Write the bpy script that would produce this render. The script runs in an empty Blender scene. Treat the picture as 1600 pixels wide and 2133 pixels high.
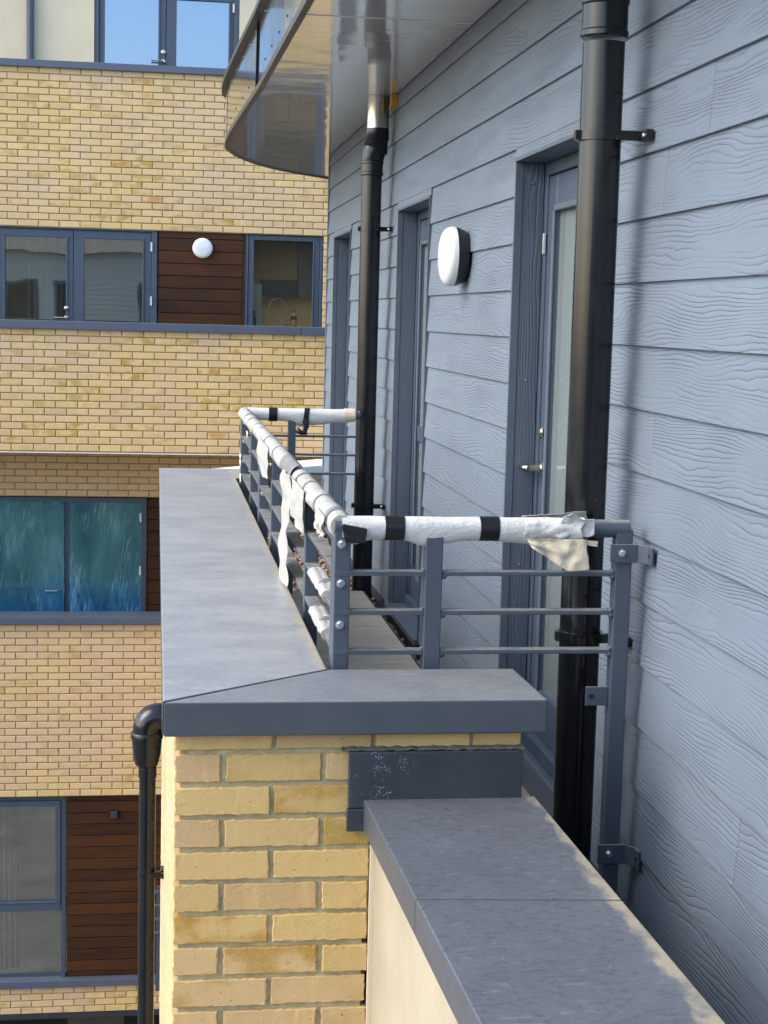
import bpy, bmesh, math, random
from mathutils import Vector, Matrix, noise
random.seed(7)
sc = bpy.context.scene
COL = sc.collection
rad = math.radians

# ------------------------------------------------------------------ camera, sky, sun, exposure
cam_d = bpy.data.cameras.new('camera')
cam_d.sensor_fit = 'VERTICAL'; cam_d.sensor_height = 36.0; cam_d.sensor_width = 27.0
cam_d.lens = 36.0 * 3340.4 / 2133.0
cam_d.clip_start = 0.05; cam_d.clip_end = 3000
cam = bpy.data.objects.new('camera', cam_d); COL.objects.link(cam)
yaw, pitch, roll = rad(8.1755), rad(6.8766), rad(1.4932)
fwd = Vector((math.sin(yaw)*math.cos(pitch), math.cos(yaw)*math.cos(pitch), -math.sin(pitch)))
rgt = Vector((math.cos(yaw), -math.sin(yaw), 0)); upv = rgt.cross(fwd)
r2 = math.cos(roll)*rgt + math.sin(roll)*upv; u2 = -math.sin(roll)*rgt + math.cos(roll)*upv
cam.matrix_world = Matrix(((r2.x, u2.x, -fwd.x, 0), (r2.y, u2.y, -fwd.y, 0), (r2.z, u2.z, -fwd.z, 0), (0, 0, 0, 1)))
sc.camera = cam

SUN_EL, SUN_AZ = 40.0, -100.0          # azimuth clockwise from +Y (depth of the view)
w = bpy.data.worlds.new('World'); sc.world = w; w.use_nodes = True
wn = w.node_tree
sky = wn.nodes.new('ShaderNodeTexSky'); sky.sky_type = 'NISHITA'; sky.sun_disc = False
sky.sun_elevation = rad(SUN_EL); sky.sun_rotation = rad(SUN_AZ % 360)
sky.air_density = 1.0; sky.dust_density = 2.0; sky.ozone_density = 1.0
bg = wn.nodes['Background']; bg.inputs['Strength'].default_value = 0.15
wn.links.new(sky.outputs[0], bg.inputs['Color'])
sd = bpy.data.lights.new('sun', 'SUN'); sd.energy = 0.7; sd.angle = rad(46); sd.color = (1.0, 0.93, 0.82)
sun = bpy.data.objects.new('sun', sd); COL.objects.link(sun)
sdir = Vector((math.sin(rad(SUN_AZ))*math.cos(rad(SUN_EL)), math.cos(rad(SUN_AZ))*math.cos(rad(SUN_EL)), math.sin(rad(SUN_EL))))
sun.rotation_euler = sdir.to_track_quat('Z', 'Y').to_euler()
vs = sc.view_settings
vs.view_transform = 'Standard'; vs.look = 'None'; vs.gamma = 1.0; vs.use_curve_mapping = False
vs.exposure = 1.6
try:
    vs.use_white_balance = True; vs.white_balance_temperature = 6350; vs.white_balance_tint = 10
except Exception: pass
sc.cycles.max_bounces = 10; sc.cycles.transparent_max_bounces = 12

# ------------------------------------------------------------------ node helpers
class NT:
    def __init__(s, name):
        s.m = bpy.data.materials.new(name); s.m.use_nodes = True
        s.t = s.m.node_tree; s.b = s.t.nodes['Principled BSDF']; s.out = s.t.nodes['Material Output']
    def n(s, typ, ins=None, **kw):
        nd = s.t.nodes.new(typ)
        for k, v in kw.items(): setattr(nd, k, v)
        for k, v in (ins or {}).items(): s.put(nd.inputs[k], v)
        return nd
    def put(s, sock, v):
        if isinstance(v, bpy.types.NodeSocket): s.t.links.new(v, sock)
        elif isinstance(v, tuple) and len(v) == 3 and sock.type == 'RGBA': sock.default_value = (*v, 1)
        else: sock.default_value = v
    def math(s, op, a, b=0.0, c=None, clamp=False):
        nd = s.t.nodes.new('ShaderNodeMath'); nd.operation = op; nd.use_clamp = clamp
        s.put(nd.inputs[0], a); s.put(nd.inputs[1], b)
        if c is not None: s.put(nd.inputs[2], c)
        return nd.outputs[0]
    def mix(s, f, a, b, blend='MIX'):
        nd = s.t.nodes.new('ShaderNodeMix'); nd.data_type = 'RGBA'; nd.blend_type = blend
        s.put(nd.inputs[0], f); s.put(nd.inputs[6], a); s.put(nd.inputs[7], b)
        return nd.outputs[2]
    def ramp(s, f, stops):
        nd = s.t.nodes.new('ShaderNodeValToRGB'); e = nd.color_ramp.elements
        while len(e) < len(stops): e.new(0.5)
        for i, (p, c) in enumerate(stops): e[i].position = p; e[i].color = (*c, 1) if len(c) == 3 else c
        s.put(nd.inputs[0], f); return nd.outputs[0]
    def smooth(s, f, a, b):
        nd = s.t.nodes.new('ShaderNodeMapRange'); nd.interpolation_type = 'SMOOTHSTEP'
        s.put(nd.inputs[0], f); nd.inputs[1].default_value = a; nd.inputs[2].default_value = b
        return nd.outputs[0]
    def pos(s): return s.n('ShaderNodeNewGeometry').outputs['Position']
    def obj(s): return s.n('ShaderNodeTexCoord').outputs['Object']
    def nrm(s): return s.n('ShaderNodeNewGeometry').outputs['True Normal']
    def rnd(s): return s.n('ShaderNodeObjectInfo').outputs['Random']
    def sep(s, v): return s.n('ShaderNodeSeparateXYZ', {0: v}).outputs
    def vec(s, x, y, z):
        nd = s.n('ShaderNodeCombineXYZ'); s.put(nd.inputs[0], x); s.put(nd.inputs[1], y); s.put(nd.inputs[2], z); return nd.outputs[0]
    def noise(s, v, scale, detail=3.0, rough=0.55, dist=0.0):
        nd = s.n('ShaderNodeTexNoise', {'Vector': v, 'Scale': scale, 'Detail': detail, 'Roughness': rough, 'Distortion': dist})
        return nd.outputs[0]
    def scaled(s, v, sx, sy, sz):
        return s.n('ShaderNodeVectorMath', {0: v, 1: (sx, sy, sz)}, operation='MULTIPLY').outputs[0]
    def bump(s, h, strength=0.5, dist=0.01, normal=None):
        nd = s.n('ShaderNodeBump', {'Height': h, 'Strength': strength, 'Distance': dist})
        if normal is not None: s.put(nd.inputs['Normal'], normal)
        s.t.links.new(nd.outputs[0], s.b.inputs['Normal']); return nd.outputs[0]
    def set(s, **kw):
        for k, v in kw.items(): s.put(s.b.inputs[k.replace('_', ' ')], v)
        return s.m

MAT = {}
def simple(name, col, rough=0.5, metal=0.0, var=0.12, scale=9.0, bump=0.0, spec=0.5):
    t = NT(name); p = t.pos()
    n = t.noise(p, scale, 5.0, 0.6)
    c0 = tuple(x*(1-var) for x in col); c1 = tuple(min(1, x*(1+var)) for x in col)
    t.set(Base_Color=t.ramp(n, [(0.3, c0), (0.7, c1)]), Metallic=metal)
    t.b.inputs['Specular IOR Level'].default_value = spec
    r = t.math('MULTIPLY_ADD', t.noise(p, scale*3, 4.0), rough*0.4, rough*0.8)
    t.set(Roughness=r)
    if bump: t.bump(t.noise(p, scale*20, 4.0), bump, 0.002)
    MAT[name] = t.m; return t.m

def brick_mat(name, mode, pale=0.0, bump=0.35, gain=None):
    """mode 'object': one value per brick object; mode 'attr': per-brick face attribute of a joined mesh"""
    t = NT(name); p = t.pos()
    if mode == 'object': r = t.rnd()
    else: r = t.n('ShaderNodeAttribute', attribute_name='tone').outputs['Fac']
    wn_ = t.n('ShaderNodeTexWhiteNoise', {'W': t.math('MULTIPLY', r, 917.3)}, noise_dimensions='1D')
    ra = wn_.outputs[0]
    wn2 = t.n('ShaderNodeTexWhiteNoise', {'W': t.math('MULTIPLY_ADD', r, 531.7, 11.0)}, noise_dimensions='1D').outputs[0]
    off = t.vec(t.math('MULTIPLY', ra, 40.0), 0.0, t.math('MULTIPLY', wn2, 31.0))
    pv = t.n('ShaderNodeVectorMath', {0: p, 1: off}, operation='ADD').outputs[0]
    base = t.ramp(ra, [(0.0, (0.46, 0.335, 0.205)), (0.3, (0.53, 0.405, 0.245)), (0.55, (0.50, 0.375, 0.195)), (0.8, (0.55, 0.425, 0.22)), (1.0, (0.46, 0.345, 0.17))])
    # faint vertical drag bands along the brick
    band = t.noise(t.scaled(pv, 26.0, 26.0, 2.5), 1.0, 2.0)
    base = t.mix(t.math('MULTIPLY', t.smooth(band, 0.55, 0.75), 0.6), base, (0.60, 0.47, 0.27))
    # olive and ochre kiln flashes
    fl = t.noise(t.scaled(pv, 7.0, 7.0, 11.0), 1.0, 1.0, 0.4)
    gr = t.math('MULTIPLY_ADD', t.noise(p, 55.0, 3.0, 0.6), 0.24, -0.12)
    fl = t.math('ADD', fl, gr)
    sel = t.smooth(wn2, 0.40, 0.92)
    base = t.mix(t.math('MULTIPLY', t.smooth(fl, 0.42, 0.68), t.math('MULTIPLY', sel, 0.9)), base, (0.33, 0.235, 0.06))
    sel2 = t.smooth(wn2, 0.90, 0.97)
    base = t.mix(t.math('MULTIPLY', t.smooth(fl, 0.36, 0.66), t.math('MULTIPLY', sel2, 0.9)), base, (0.36, 0.20, 0.035))
    gr2 = t.noise(p, 130.0, 4.0, 0.65)
    base = t.mix(t.math('MULTIPLY', t.smooth(gr2, 0.40, 0.68), 0.22), base, (0.60, 0.48, 0.29))
    big = t.noise(t.scaled(p, 1.0, 1.0, 1.4), 0.75, 4.0, 0.6)
    base = t.mix(t.math('MULTIPLY', t.smooth(big, 0.42, 0.66), 0.7), base, (0.49, 0.375, 0.295))
    base = t.mix(t.math('MULTIPLY', t.smooth(big, 0.47, 0.30), 0.22), base, (0.42, 0.31, 0.13))
    pits = t.noise(p, 260.0, 4.0, 0.7)
    base = t.mix(t.math('MULTIPLY', t.smooth(pits, 0.60, 0.75), 0.5), base, (0.26, 0.18, 0.09))
    holes = t.noise(p, 95.0, 2.0, 0.5); base = t.mix(t.math('MULTIPLY', t.smooth(holes, 0.72, 0.77), 0.6), base, (0.15, 0.10, 0.05))
    if pale: base = t.mix(pale, base, (0.62, 0.54, 0.36))
    if gain: base = t.mix(1.0, base, gain, 'MULTIPLY')
    t.set(Base_Color=base, Roughness=0.9)
    t.b.inputs['Specular IOR Level'].default_value = 0.2
    h = t.math('ADD', t.math('MULTIPLY', t.noise(p, 110.0, 6.0, 0.75), 1.0), t.math('ADD', t.math('MULTIPLY', pits, 0.7), t.math('MULTIPLY', t.smooth(holes, 0.66, 0.77), -0.8)))
    t.bump(h, bump, 0.004)
    MAT[name] = t.m; return t.m

brick_mat('brick_single', 'object', gain=(1.28, 1.215, 1.03)); brick_mat('brick_mass', 'attr', gain=(1.28, 1.215, 1.03)); brick_mat('brick_pier', 'object', bump=0.6, gain=(1.13, 1.06, 0.86)); brick_mat('brick_side', 'attr', 0.45, gain=(0.9, 0.85, 0.75))  # same brick: facade gain painted brighter, pier dimmer, for the light each gets

def brick_far_mat():
    t = NT('brick_distant'); x, y, z = t.sep(t.pos())
    br = t.n('ShaderNodeTexBrick', {'Vector': t.vec(t.math('ADD', x, y), z, 0.0), 'Scale': 1.0, 'Brick Width': 0.225, 'Row Height': 0.075, 'Mortar Size': 0.005,
        'Color1': (0.47, 0.35, 0.2), 'Color2': (0.41, 0.3, 0.14), 'Mortar': (0.2, 0.14, 0.07)})
    t.set(Base_Color=br.outputs['Color'], Roughness=0.9); MAT['brick_distant'] = t.m
brick_far_mat()
def mortar(name, c):
    t = NT(name); p = t.pos(); n = t.noise(p, 30.0, 5.0, 0.65)
    t.set(Base_Color=t.ramp(n, [(0.3, tuple(v*0.75 for v in c)), (0.7, tuple(v*1.2 for v in c))]), Roughness=0.95)
    t.bump(t.noise(p, 180.0, 5.0, 0.7), 0.5, 0.004); MAT[name] = t.m
mortar('mortar_brown', (0.345, 0.24, 0.115)); mortar('pointing_grey', (0.10, 0.105, 0.085)); mortar('mortar_grey', (0.42, 0.365, 0.215))

def cladding(name, col, axis='y', freq=84.0, strength=0.60):
    """embossed cedar grain: contour lines of a stretched noise field"""
    t = NT(name); x, y, z = t.sep(t.pos()); r = t.rnd()
    a, v = (y, z) if axis == 'y' else (z, y)
    if axis == 'x': a, v = x, z
    if axis == 'zx': a, v = z, x
    ro = t.math('MULTIPLY', r, 73.0)
    n1 = t.noise(t.vec(t.math('MULTIPLY_ADD', a, 1.5, ro), t.math('MULTIPLY', v, 8.5), ro), 1.0, 1.5, 0.45)
    n2 = t.noise(t.vec(t.math('MULTIPLY', a, 14.0), t.math('MULTIPLY', v, 22.0), ro), 1.0, 2.0)
    val = t.math('ADD', t.math('MULTIPLY', v, freq), t.math('ADD', t.math('MULTIPLY', n1, 12.5), t.math('MULTIPLY', n2, 0.9)))
    s = t.math('ABSOLUTE', t.math('SINE', t.math('MULTIPLY', val, math.pi)))
    line = t.math('POWER', t.math('SUBTRACT', 1.0, s), 2.2)
    amp = t.smooth(t.noise(t.vec(t.math('MULTIPLY', a, 2.3), t.math('MULTIPLY', v, 13.0), t.math('ADD', ro, 5.0)), 1.0, 2.0), 0.34, 0.64)
    h = t.math('MULTIPLY', line, t.math('MULTIPLY_ADD', amp, 0.85, 0.15))
    fine = t.noise(t.vec(t.math('MULTIPLY', a, 30.0), t.math('MULTIPLY', v, 420.0), ro), 1.0, 2.0)
    h2 = t.math('SUBTRACT', t.math('MULTIPLY', fine, 0.12), h)
    dirt = t.noise(t.pos(), 2.2, 5.0, 0.6)
    base = t.ramp(dirt, [(0.3, tuple(c*0.9 for c in col)), (0.7, tuple(c*1.08 for c in col))])
    base = t.mix(t.math('MULTIPLY', h, 0.12), base, tuple(c*0.55 for c in col))
    base = t.mix(t.math('MULTIPLY', t.math('SUBTRACT', r, 0.5), 0.16), base, tuple(c*1.5 for c in col))
    speck = t.noise(t.vec(t.math('MULTIPLY', a, 60.0), t.math('MULTIPLY', v, 25.0), 3.0), 1.0, 1.0)
    base = t.mix(t.smooth(speck, 0.80, 0.84), base, (0.6, 0.6, 0.6))
    t.set(Base_Color=base, Roughness=0.5)
    t.bump(h2, strength, 0.0032); MAT[name] = t.m
cladding('cladding_grey', (0.144, 0.180, 0.221))
cladding('cladding_end', (0.144, 0.180, 0.221), 'x')
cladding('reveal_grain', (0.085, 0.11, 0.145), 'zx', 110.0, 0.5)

simple('wing_board', (0.46, 0.47, 0.43), 0.6, var=0.05); simple('trim_blue', (0.085, 0.107, 0.138), 0.45)
simple('frame_blue', (0.054, 0.076, 0.110), 0.4, var=0.08)
simple('sill_blue', (0.083, 0.100, 0.135), 0.4, var=0.08)
simple('rail_lip', (0.03, 0.033, 0.038), 0.4); simple('lip_brown', (0.055, 0.045, 0.032), 0.45)

def pvc():
    t = NT('pvc_black'); p = t.pos(); n = t.noise(t.scaled(p, 1.0, 1.0, 0.35), 22.0, 6.0, 0.7); f = t.noise(p, 140.0, 3.0)
    base = t.mix(t.math('MULTIPLY', t.smooth(n, 0.48, 0.75), 0.22), (0.005, 0.0058, 0.0075), (0.035, 0.035, 0.035))
    base = t.mix(t.math('MULTIPLY', t.smooth(f, 0.74, 0.78), 0.5), base, (0.3, 0.29, 0.27))
    t.set(Base_Color=base, Roughness=t.math('MULTIPLY_ADD', n, 0.22, 0.08)); t.bump(t.noise(p, 9.0, 3.0), 0.05, 0.004); MAT['pvc_black'] = t.m
pvc()
simple('zinc_bolt', (0.62, 0.66, 0.66), 0.3, 1.0, 0.1, 60)
simple('steel', (0.62, 0.58, 0.50), 0.22, 1.0, 0.08, 14)
simple('lamp_black', (0.012, 0.013, 0.015), 0.35)
simple('lamp_white', (0.74, 0.75, 0.73), 0.18, var=0.02)
simple('render_cream', (0.375, 0.33, 0.235), 0.9, var=0.10, scale=4, bump=0.7)
simple('render_pale', (0.66, 0.585, 0.41), 0.9, var=0.05, scale=3)
simple('white_coping', (0.80, 0.77, 0.70), 0.6, var=0.05)
simple('concrete', (0.24, 0.21, 0.17), 0.9, var=0.35, scale=8, bump=0.5)
simple('dark_void', (0.012, 0.012, 0.014), 0.8)
simple('room_wall', (0.60, 0.46, 0.24), 0.9, var=0.05)
simple('kitchen_wall', (0.78, 0.56, 0.25), 0.9, var=0.05); simple('room_dark', (0.07, 0.065, 0.055), 0.8, var=0.3, scale=2)
simple('worktop', (0.22, 0.20, 0.17), 0.5)
simple('ground_tarmac', (0.15, 0.147, 0.14), 0.9, var=0.25, scale=2)
simple('tape_black', (0.010, 0.011, 0.013), 0.3, var=0.3, scale=20)
simple('tape_grey', (0.20, 0.20, 0.20), 0.45, var=0.15)
simple('vent_orange', (0.60, 0.30, 0.04), 0.5)
simple('flash_lead', (0.028, 0.034, 0.044), 0.5, var=0.25)
simple('bottle_orange', (0.85, 0.16, 0.02), 0.35, var=0.02)
simple('bottle_sauce', (0.09, 0.025, 0.012), 0.15, var=0.1)
simple('bottle_label', (0.85, 0.55, 0.06), 0.5, var=0.2, scale=40)
simple('bottle_white', (0.75, 0.75, 0.78), 0.3, var=0.05)
simple('backing_pale', (0.58, 0.63, 0.61), 0.8, var=0.05); simple('curtain', (0.30, 0.27, 0.21), 0.9, var=0.2, scale=6)
simple('hinge_white', (0.7, 0.7, 0.66), 0.4, 0.3)

def coping_mat(name, col, stain, sheen):
    t = NT(name); p = t.pos()
    n = t.noise(p, 3.0, 5.0, 0.65); m = t.noise(t.scaled(p, 1.0, 1.15 if sheen > 0.6 else 1.9, 1.0), 55.0, 4.0, 0.7)
    base = t.ramp(n, [(0.3, tuple(c*0.85 for c in col)), (0.7, tuple(c*1.15 for c in col))])
    pass
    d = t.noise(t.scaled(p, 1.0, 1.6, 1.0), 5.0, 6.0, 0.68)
    dust_sheen = t.math('MULTIPLY_ADD', t.smooth(d, 0.34, 0.66), 0.28*sheen, sheen*0.7)
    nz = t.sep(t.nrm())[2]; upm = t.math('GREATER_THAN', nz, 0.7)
    base = t.mix(t.math('MULTIPLY', dust_sheen, upm), base, (0.345, 0.352, 0.345))  # light grey on upward faces paints the sky's grazing sheen onto the metal
    base = t.mix(t.math('MULTIPLY', upm, t.math('MULTIPLY', t.smooth(m, 0.50, 0.66), 0.15 if sheen > 0.6 else (0.3 if sheen > 0.4 else 0.65))), base, tuple(c*0.62 for c in col))
    base = t.mix(t.math('MULTIPLY', t.smooth(t.noise(t.scaled(p, 3.0, 9.0, 1.0), 9.0, 5.0, 0.7), 0.55, 0.75), t.math('MULTIPLY', upm, 0.30)), base, (0.40, 0.40, 0.39))
    # sand-coloured salt deposit along the inner edge of the coping
    x, y, z = t.sep(p)
    e0, e1, ax = stain
    edge = t.math('ADD', (x if ax == 'x' else y), t.math('MULTIPLY_ADD', t.noise(t.scaled(p, 2.0, 1.0, 1.0), 9.0, 5.0, 0.7), 0.10, -0.05))
    st = t.smooth(edge, e0, e1)
    brk = t.smooth(t.noise(p, 8.0, 6.0, 0.7), 0.30, 0.52)
    tail = t.math('LESS_THAN', x if ax == 'x' else y, e1 + 0.03)
    base = t.mix(t.math('MULTIPLY', t.math('MULTIPLY', st, brk), t.math('MULTIPLY', upm, 0.72)), base, (0.40, 0.35, 0.235))
    sp = t.noise(p, 85.0, 2.0); base = t.mix(t.math('MULTIPLY', t.smooth(sp, 0.76, 0.80), t.math('MULTIPLY', upm, 0.7)), base, (0.5, 0.5, 0.48))
    scr = t.noise(t.scaled(p, 4.0, 45.0, 1.0), 1.0, 3.0, 0.7); base = t.mix(t.math('MULTIPLY', t.smooth(scr, 0.70, 0.78), t.math('MULTIPLY', upm, 0.5)), base, (0.55, 0.55, 0.54))
    t.set(Base_Color=base, Roughness=t.math('MULTIPLY_ADD', m, 0.25, 0.28)); t.b.inputs['Specular IOR Level'].default_value = 0.6
    t.bump(m, 0.06, 0.001); MAT[name] = t.m
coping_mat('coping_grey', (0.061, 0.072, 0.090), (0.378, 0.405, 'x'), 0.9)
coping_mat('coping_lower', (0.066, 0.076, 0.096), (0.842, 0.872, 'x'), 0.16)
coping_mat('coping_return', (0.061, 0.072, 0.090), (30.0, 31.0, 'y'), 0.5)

def rail_mat():
    t = NT('rail_blue'); p = t.pos(); nz = t.sep(t.nrm())[2]
    d = t.math('MULTIPLY', t.smooth(nz, 0.6, 0.95), t.smooth(t.noise(p, 18.0, 4.0, 0.6), 0.25, 0.6))
    base = t.mix(t.math('MULTIPLY', d, 0.8), (0.060, 0.076, 0.102), (0.31, 0.29, 0.24))
    t.set(Base_Color=base, Roughness=0.42); t.bump(t.noise(p, 220.0, 3.0), 0.08, 0.001); MAT['rail_blue'] = t.m
rail_mat()

def wood_mat():
    t = NT('wood_panel'); p = t.pos(); r = t.rnd(); ro = t.math('MULTIPLY', r, 51.0)
    x, y, z = t.sep(p)
    n = t.noise(t.vec(t.math('MULTIPLY_ADD', x, 2.0, ro), ro, t.math('MULTIPLY', z, 60.0)), 1.0, 4.0, 0.6)
    b = t.noise(t.vec(t.math('MULTIPLY', x, 1.5), ro, t.math('MULTIPLY', z, 5.0)), 1.0, 3.0)
    base = t.ramp(n, [(0.3, (0.028, 0.011, 0.005)), (0.7, (0.066, 0.026, 0.008))])
    base = t.mix(t.smooth(b, 0.45, 0.75), base, (0.024, 0.010, 0.007))
    base = t.mix(t.math('MULTIPLY', t.math('SUBTRACT', r, 0.3), 0.5, clamp=True), base, (0.12, 0.040, 0.010))
    t.b.inputs['Specular IOR Level'].default_value = 0.25
    t.set(Base_Color=base, Roughness=0.55); t.bump(n, 0.2, 0.002); MAT['wood_panel'] = t.m
wood_mat()

def glass_mat(name, tint, refl, waver=0.0, gtint=(0.95, 0.97, 1.0), dust_sheen=0.015, dcol=(0.7, 0.68, 0.62)):
    t = NT(name); nt = t.t; nt.nodes.remove(t.b)
    tr = t.n('ShaderNodeBsdfTransparent', {'Color': tint})
    gl = t.n('ShaderNodeBsdfGlossy', {'Color': gtint, 'Roughness': 0.015})
    if waver:
        bp = t.n('ShaderNodeBump', {'Height': t.noise(t.pos(), 1.3, 2.0), 'Strength': waver, 'Distance': 0.02})
        nt.links.new(bp.outputs[0], gl.inputs['Normal'])
    fr = t.n('ShaderNodeFresnel', {'IOR': 1.5}).outputs[0]
    f = t.math('ADD', t.math('MULTIPLY', fr, 1.0), refl, clamp=True)
    # dried drips, dust and smears left on new glass
    p = t.pos(); sm = t.noise(t.scaled(p, 14.0, 14.0, 4.0), 1.0, 6.0, 0.75)
    mk = t.math('MULTIPLY', t.smooth(sm, 0.70, 0.78), 0.25)
    df = t.n('ShaderNodeBsdfDiffuse', {'Color': dcol})
    m1 = t.n('ShaderNodeMixShader', {0: f, 1: tr.outputs[0], 2: gl.outputs[0]})
    m2 = t.n('ShaderNodeMixShader', {0: t.math('ADD', mk, dust_sheen), 1: m1.outputs[0], 2: df.outputs[0]})
    nt.links.new(m2.outputs[0], t.out.inputs['Surface']); MAT[name] = t.m
glass_mat('glass_clear', (0.66, 0.72, 0.66), 0.19, 0.05)
glass_mat('glass_kitchen', (0.92, 0.92, 0.86), 0.03, 0.04); glass_mat('glass_sky', (0.5, 0.56, 0.6), 0.42, 0.04, (0.48, 0.60, 0.76))
glass_mat('glass_green', (0.88, 0.95, 0.92), 0.06, dust_sheen=0.30, dcol=(0.36, 0.42, 0.41))  # even pale green veil stands in for the reflection in these panes

def film_mat(name):
    """thin blue building film: clear teal, denser and bluer where it is doubled towards its lower edge, whitened along the creases"""
    t = NT(name); p = t.pos(); nt = t.t; x, y, z = t.sep(p)
    n = t.noise(t.scaled(p, 2.6, 2.6, 0.9), 1.0, 4.0, 0.6)
    sl = t.math('MULTIPLY_ADD', z, -0.16, x)
    k = t.noise(t.vec(t.math('MULTIPLY', sl, 46.0), 0.0, t.math('MULTIPLY', z, 0.55)), 1.0, 3.0, 0.6, 0.1)
    k2 = t.noise(t.vec(t.math('MULTIPLY', x, 26.0), 3.0, t.math('MULTIPLY', z, 4.0)), 1.0, 3.0, 0.6, 0.9)
    low = t.smooth(t.math('MULTIPLY_ADD', n, -0.7, z), -3.20, -3.62)
    col = t.mix(low, t.mix(n, (0.12, 0.37, 0.41), (0.24, 0.56, 0.58)), t.mix(n, (0.025, 0.13, 0.32), (0.05, 0.26, 0.48)))
    crease = t.math('MAXIMUM', t.smooth(t.math('ABSOLUTE', t.math('SUBTRACT', k, 0.5)), 0.014, 0.0), t.math('MULTIPLY', t.smooth(t.math('ABSOLUTE', t.math('SUBTRACT', k2, 0.54)), 0.008, 0.0), 0.35))
    brk = t.smooth(t.noise(t.scaled(p, 4.0, 4.0, 2.0), 1.0, 3.0), 0.45, 0.62)
    cr = t.math('MULTIPLY', crease, brk)
    col = t.mix(t.math('MULTIPLY', cr, 0.75), col, (0.55, 0.80, 0.84))
    t.set(Base_Color=col, Roughness=0.22); t.b.inputs['Specular IOR Level'].default_value = 0.5
    t.bump(t.math('ADD', k, t.math('MULTIPLY', k2, 0.8)), 0.6, 0.015)
    tr = t.n('ShaderNodeBsdfTransparent', {'Color': t.mix(low, (0.42, 0.78, 0.84), (0.16, 0.46, 0.74))})
    f = t.math('ADD', t.math('MULTIPLY_ADD', n, 1.0, -0.22), t.math('MULTIPLY', t.math('MULTIPLY_ADD', cr, 1.6, low), 0.30), clamp=True)
    mx = t.n('ShaderNodeMixShader', {0: f, 1: tr.outputs[0], 2: t.b.outputs[0]})
    nt.links.new(mx.outputs[0], t.out.inputs['Surface']); MAT[name] = t.m
film_mat('film_teal')

def soffit_mat():
    t = NT('soffit_gloss'); p = t.pos()
    t.set(Base_Color=(0.93, 0.90, 0.82), Roughness=0.08, Metallic=0.55)
    t.bump(t.noise(t.scaled(p, 1.0, 1.0, 1.0), 3.4, 2.0, 0.5), 0.13, 0.02)
    t.b.inputs['Specular IOR Level'].default_value = 0.7
    sp = t.noise(p, 26.0, 1.0); t.set(Base_Color=t.mix(t.smooth(sp, 0.80, 0.83), (0.93, 0.90, 0.82), (0.95, 0.95, 0.9)))
    MAT['soffit_gloss'] = t.m
    t = NT('fascia_metal'); p = t.pos()
    t.set(Base_Color=(0.55, 0.58, 0.62), Metallic=1.0, Roughness=t.math('MULTIPLY_ADD', t.noise(p, 6.0, 4.0), 0.08, 0.05))
    t.bump(t.noise(p, 1.8, 2.0), 0.12, 0.02); MAT['fascia_metal'] = t.m
soffit_mat()

def fabric_mat(name, c):
    t = NT(name); p = t.pos(); n = t.noise(p, 9.0, 5.0, 0.65); f = t.noise(p, 75.0, 4.0, 0.7, 0.5)
    base = t.ramp(n, [(0.3, tuple(v*0.9 for v in c)), (0.7, c)])
    base = t.mix(t.math('MULTIPLY', t.smooth(t.noise(p, 5.0, 3.0), 0.6, 0.75), 0.35), base, (0.62, 0.57, 0.44))
    t.set(Base_Color=base, Roughness=0.85); t.b.inputs['Specular IOR Level'].default_value = 0.25
    t.b.inputs['Subsurface Weight'].default_value = 0.0
    wr = t.noise(t.scaled(p, 1.0, 1.0, 1.6), 34.0, 5.0, 0.7, 1.6)
    t.bump(t.math('ADD', t.math('MULTIPLY', f, 0.35), t.math('ADD', n, t.math('MULTIPLY', wr, 0.6))), 0.6, 0.010); MAT[name] = t.m
fabric_mat('fleece_dimmed', (0.42, 0.412, 0.38)); fabric_mat('fleece_white', (0.64, 0.64, 0.625)); fabric_mat('fleece_cream', (0.62, 0.55, 0.42))  # first one is the white fleece darkened against the strong side light

def speckle_mat():
    t = NT('flash_speckled'); p = t.pos(); x, y, z = t.sep(p)
    base = t.ramp(t.noise(t.scaled(p, 6.0, 6.0, 3.0), 1.0, 4.0), [(0.3, (0.022, 0.026, 0.034)), (0.7, (0.040, 0.047, 0.058))])
    vor = t.n('ShaderNodeTexVoronoi', {'Vector': p, 'Scale': 210.0}).outputs['Distance']
    dx = t.math('ABSOLUTE', t.math('SUBTRACT', x, 0.52)); mask = t.math('SUBTRACT', 0.30, t.math('MULTIPLY', dx, 1.5), clamp=True)
    mask = t.math('MULTIPLY', mask, t.smooth(t.noise(p, 24.0, 3.0), 0.38, 0.7))
    base = t.mix(t.math('LESS_THAN', vor, t.math('MULTIPLY', mask, 1.5)), base, (0.22, 0.25, 0.28))
    t.set(Base_Color=base, Roughness=0.5); t.bump(t.noise(p, 14.0, 3.0), 0.25, 0.01); MAT['flash_speckled'] = t.m
speckle_mat()
def slab_mat():
    t = NT('deck_slab'); p = t.pos(); n = t.noise(t.scaled(p, 3.0, 14.0, 1.0), 1.0, 6.0, 0.65)
    b = t.ramp(n, [(0.3, (0.30, 0.265, 0.215)), (0.7, (0.40, 0.36, 0.295))])
    b = t.mix(t.smooth(t.noise(p, 30.0, 3.0), 0.76, 0.8), b, (0.1, 0.085, 0.06))
    t.set(Base_Color=b, Roughness=0.75); t.bump(t.noise(p, 90.0, 3.0), 0.12, 0.002); MAT['deck_slab'] = t.m
    t = NT('pebble'); r = t.n('ShaderNodeAttribute', attribute_name='tone').outputs['Fac']
    t.set(Base_Color=t.ramp(r, [(0.0, (0.10, 0.065, 0.04)), (0.5, (0.2, 0.14, 0.09)), (1.0, (0.34, 0.27, 0.18))]), Roughness=0.7); MAT['pebble'] = t.m
slab_mat()

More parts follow.
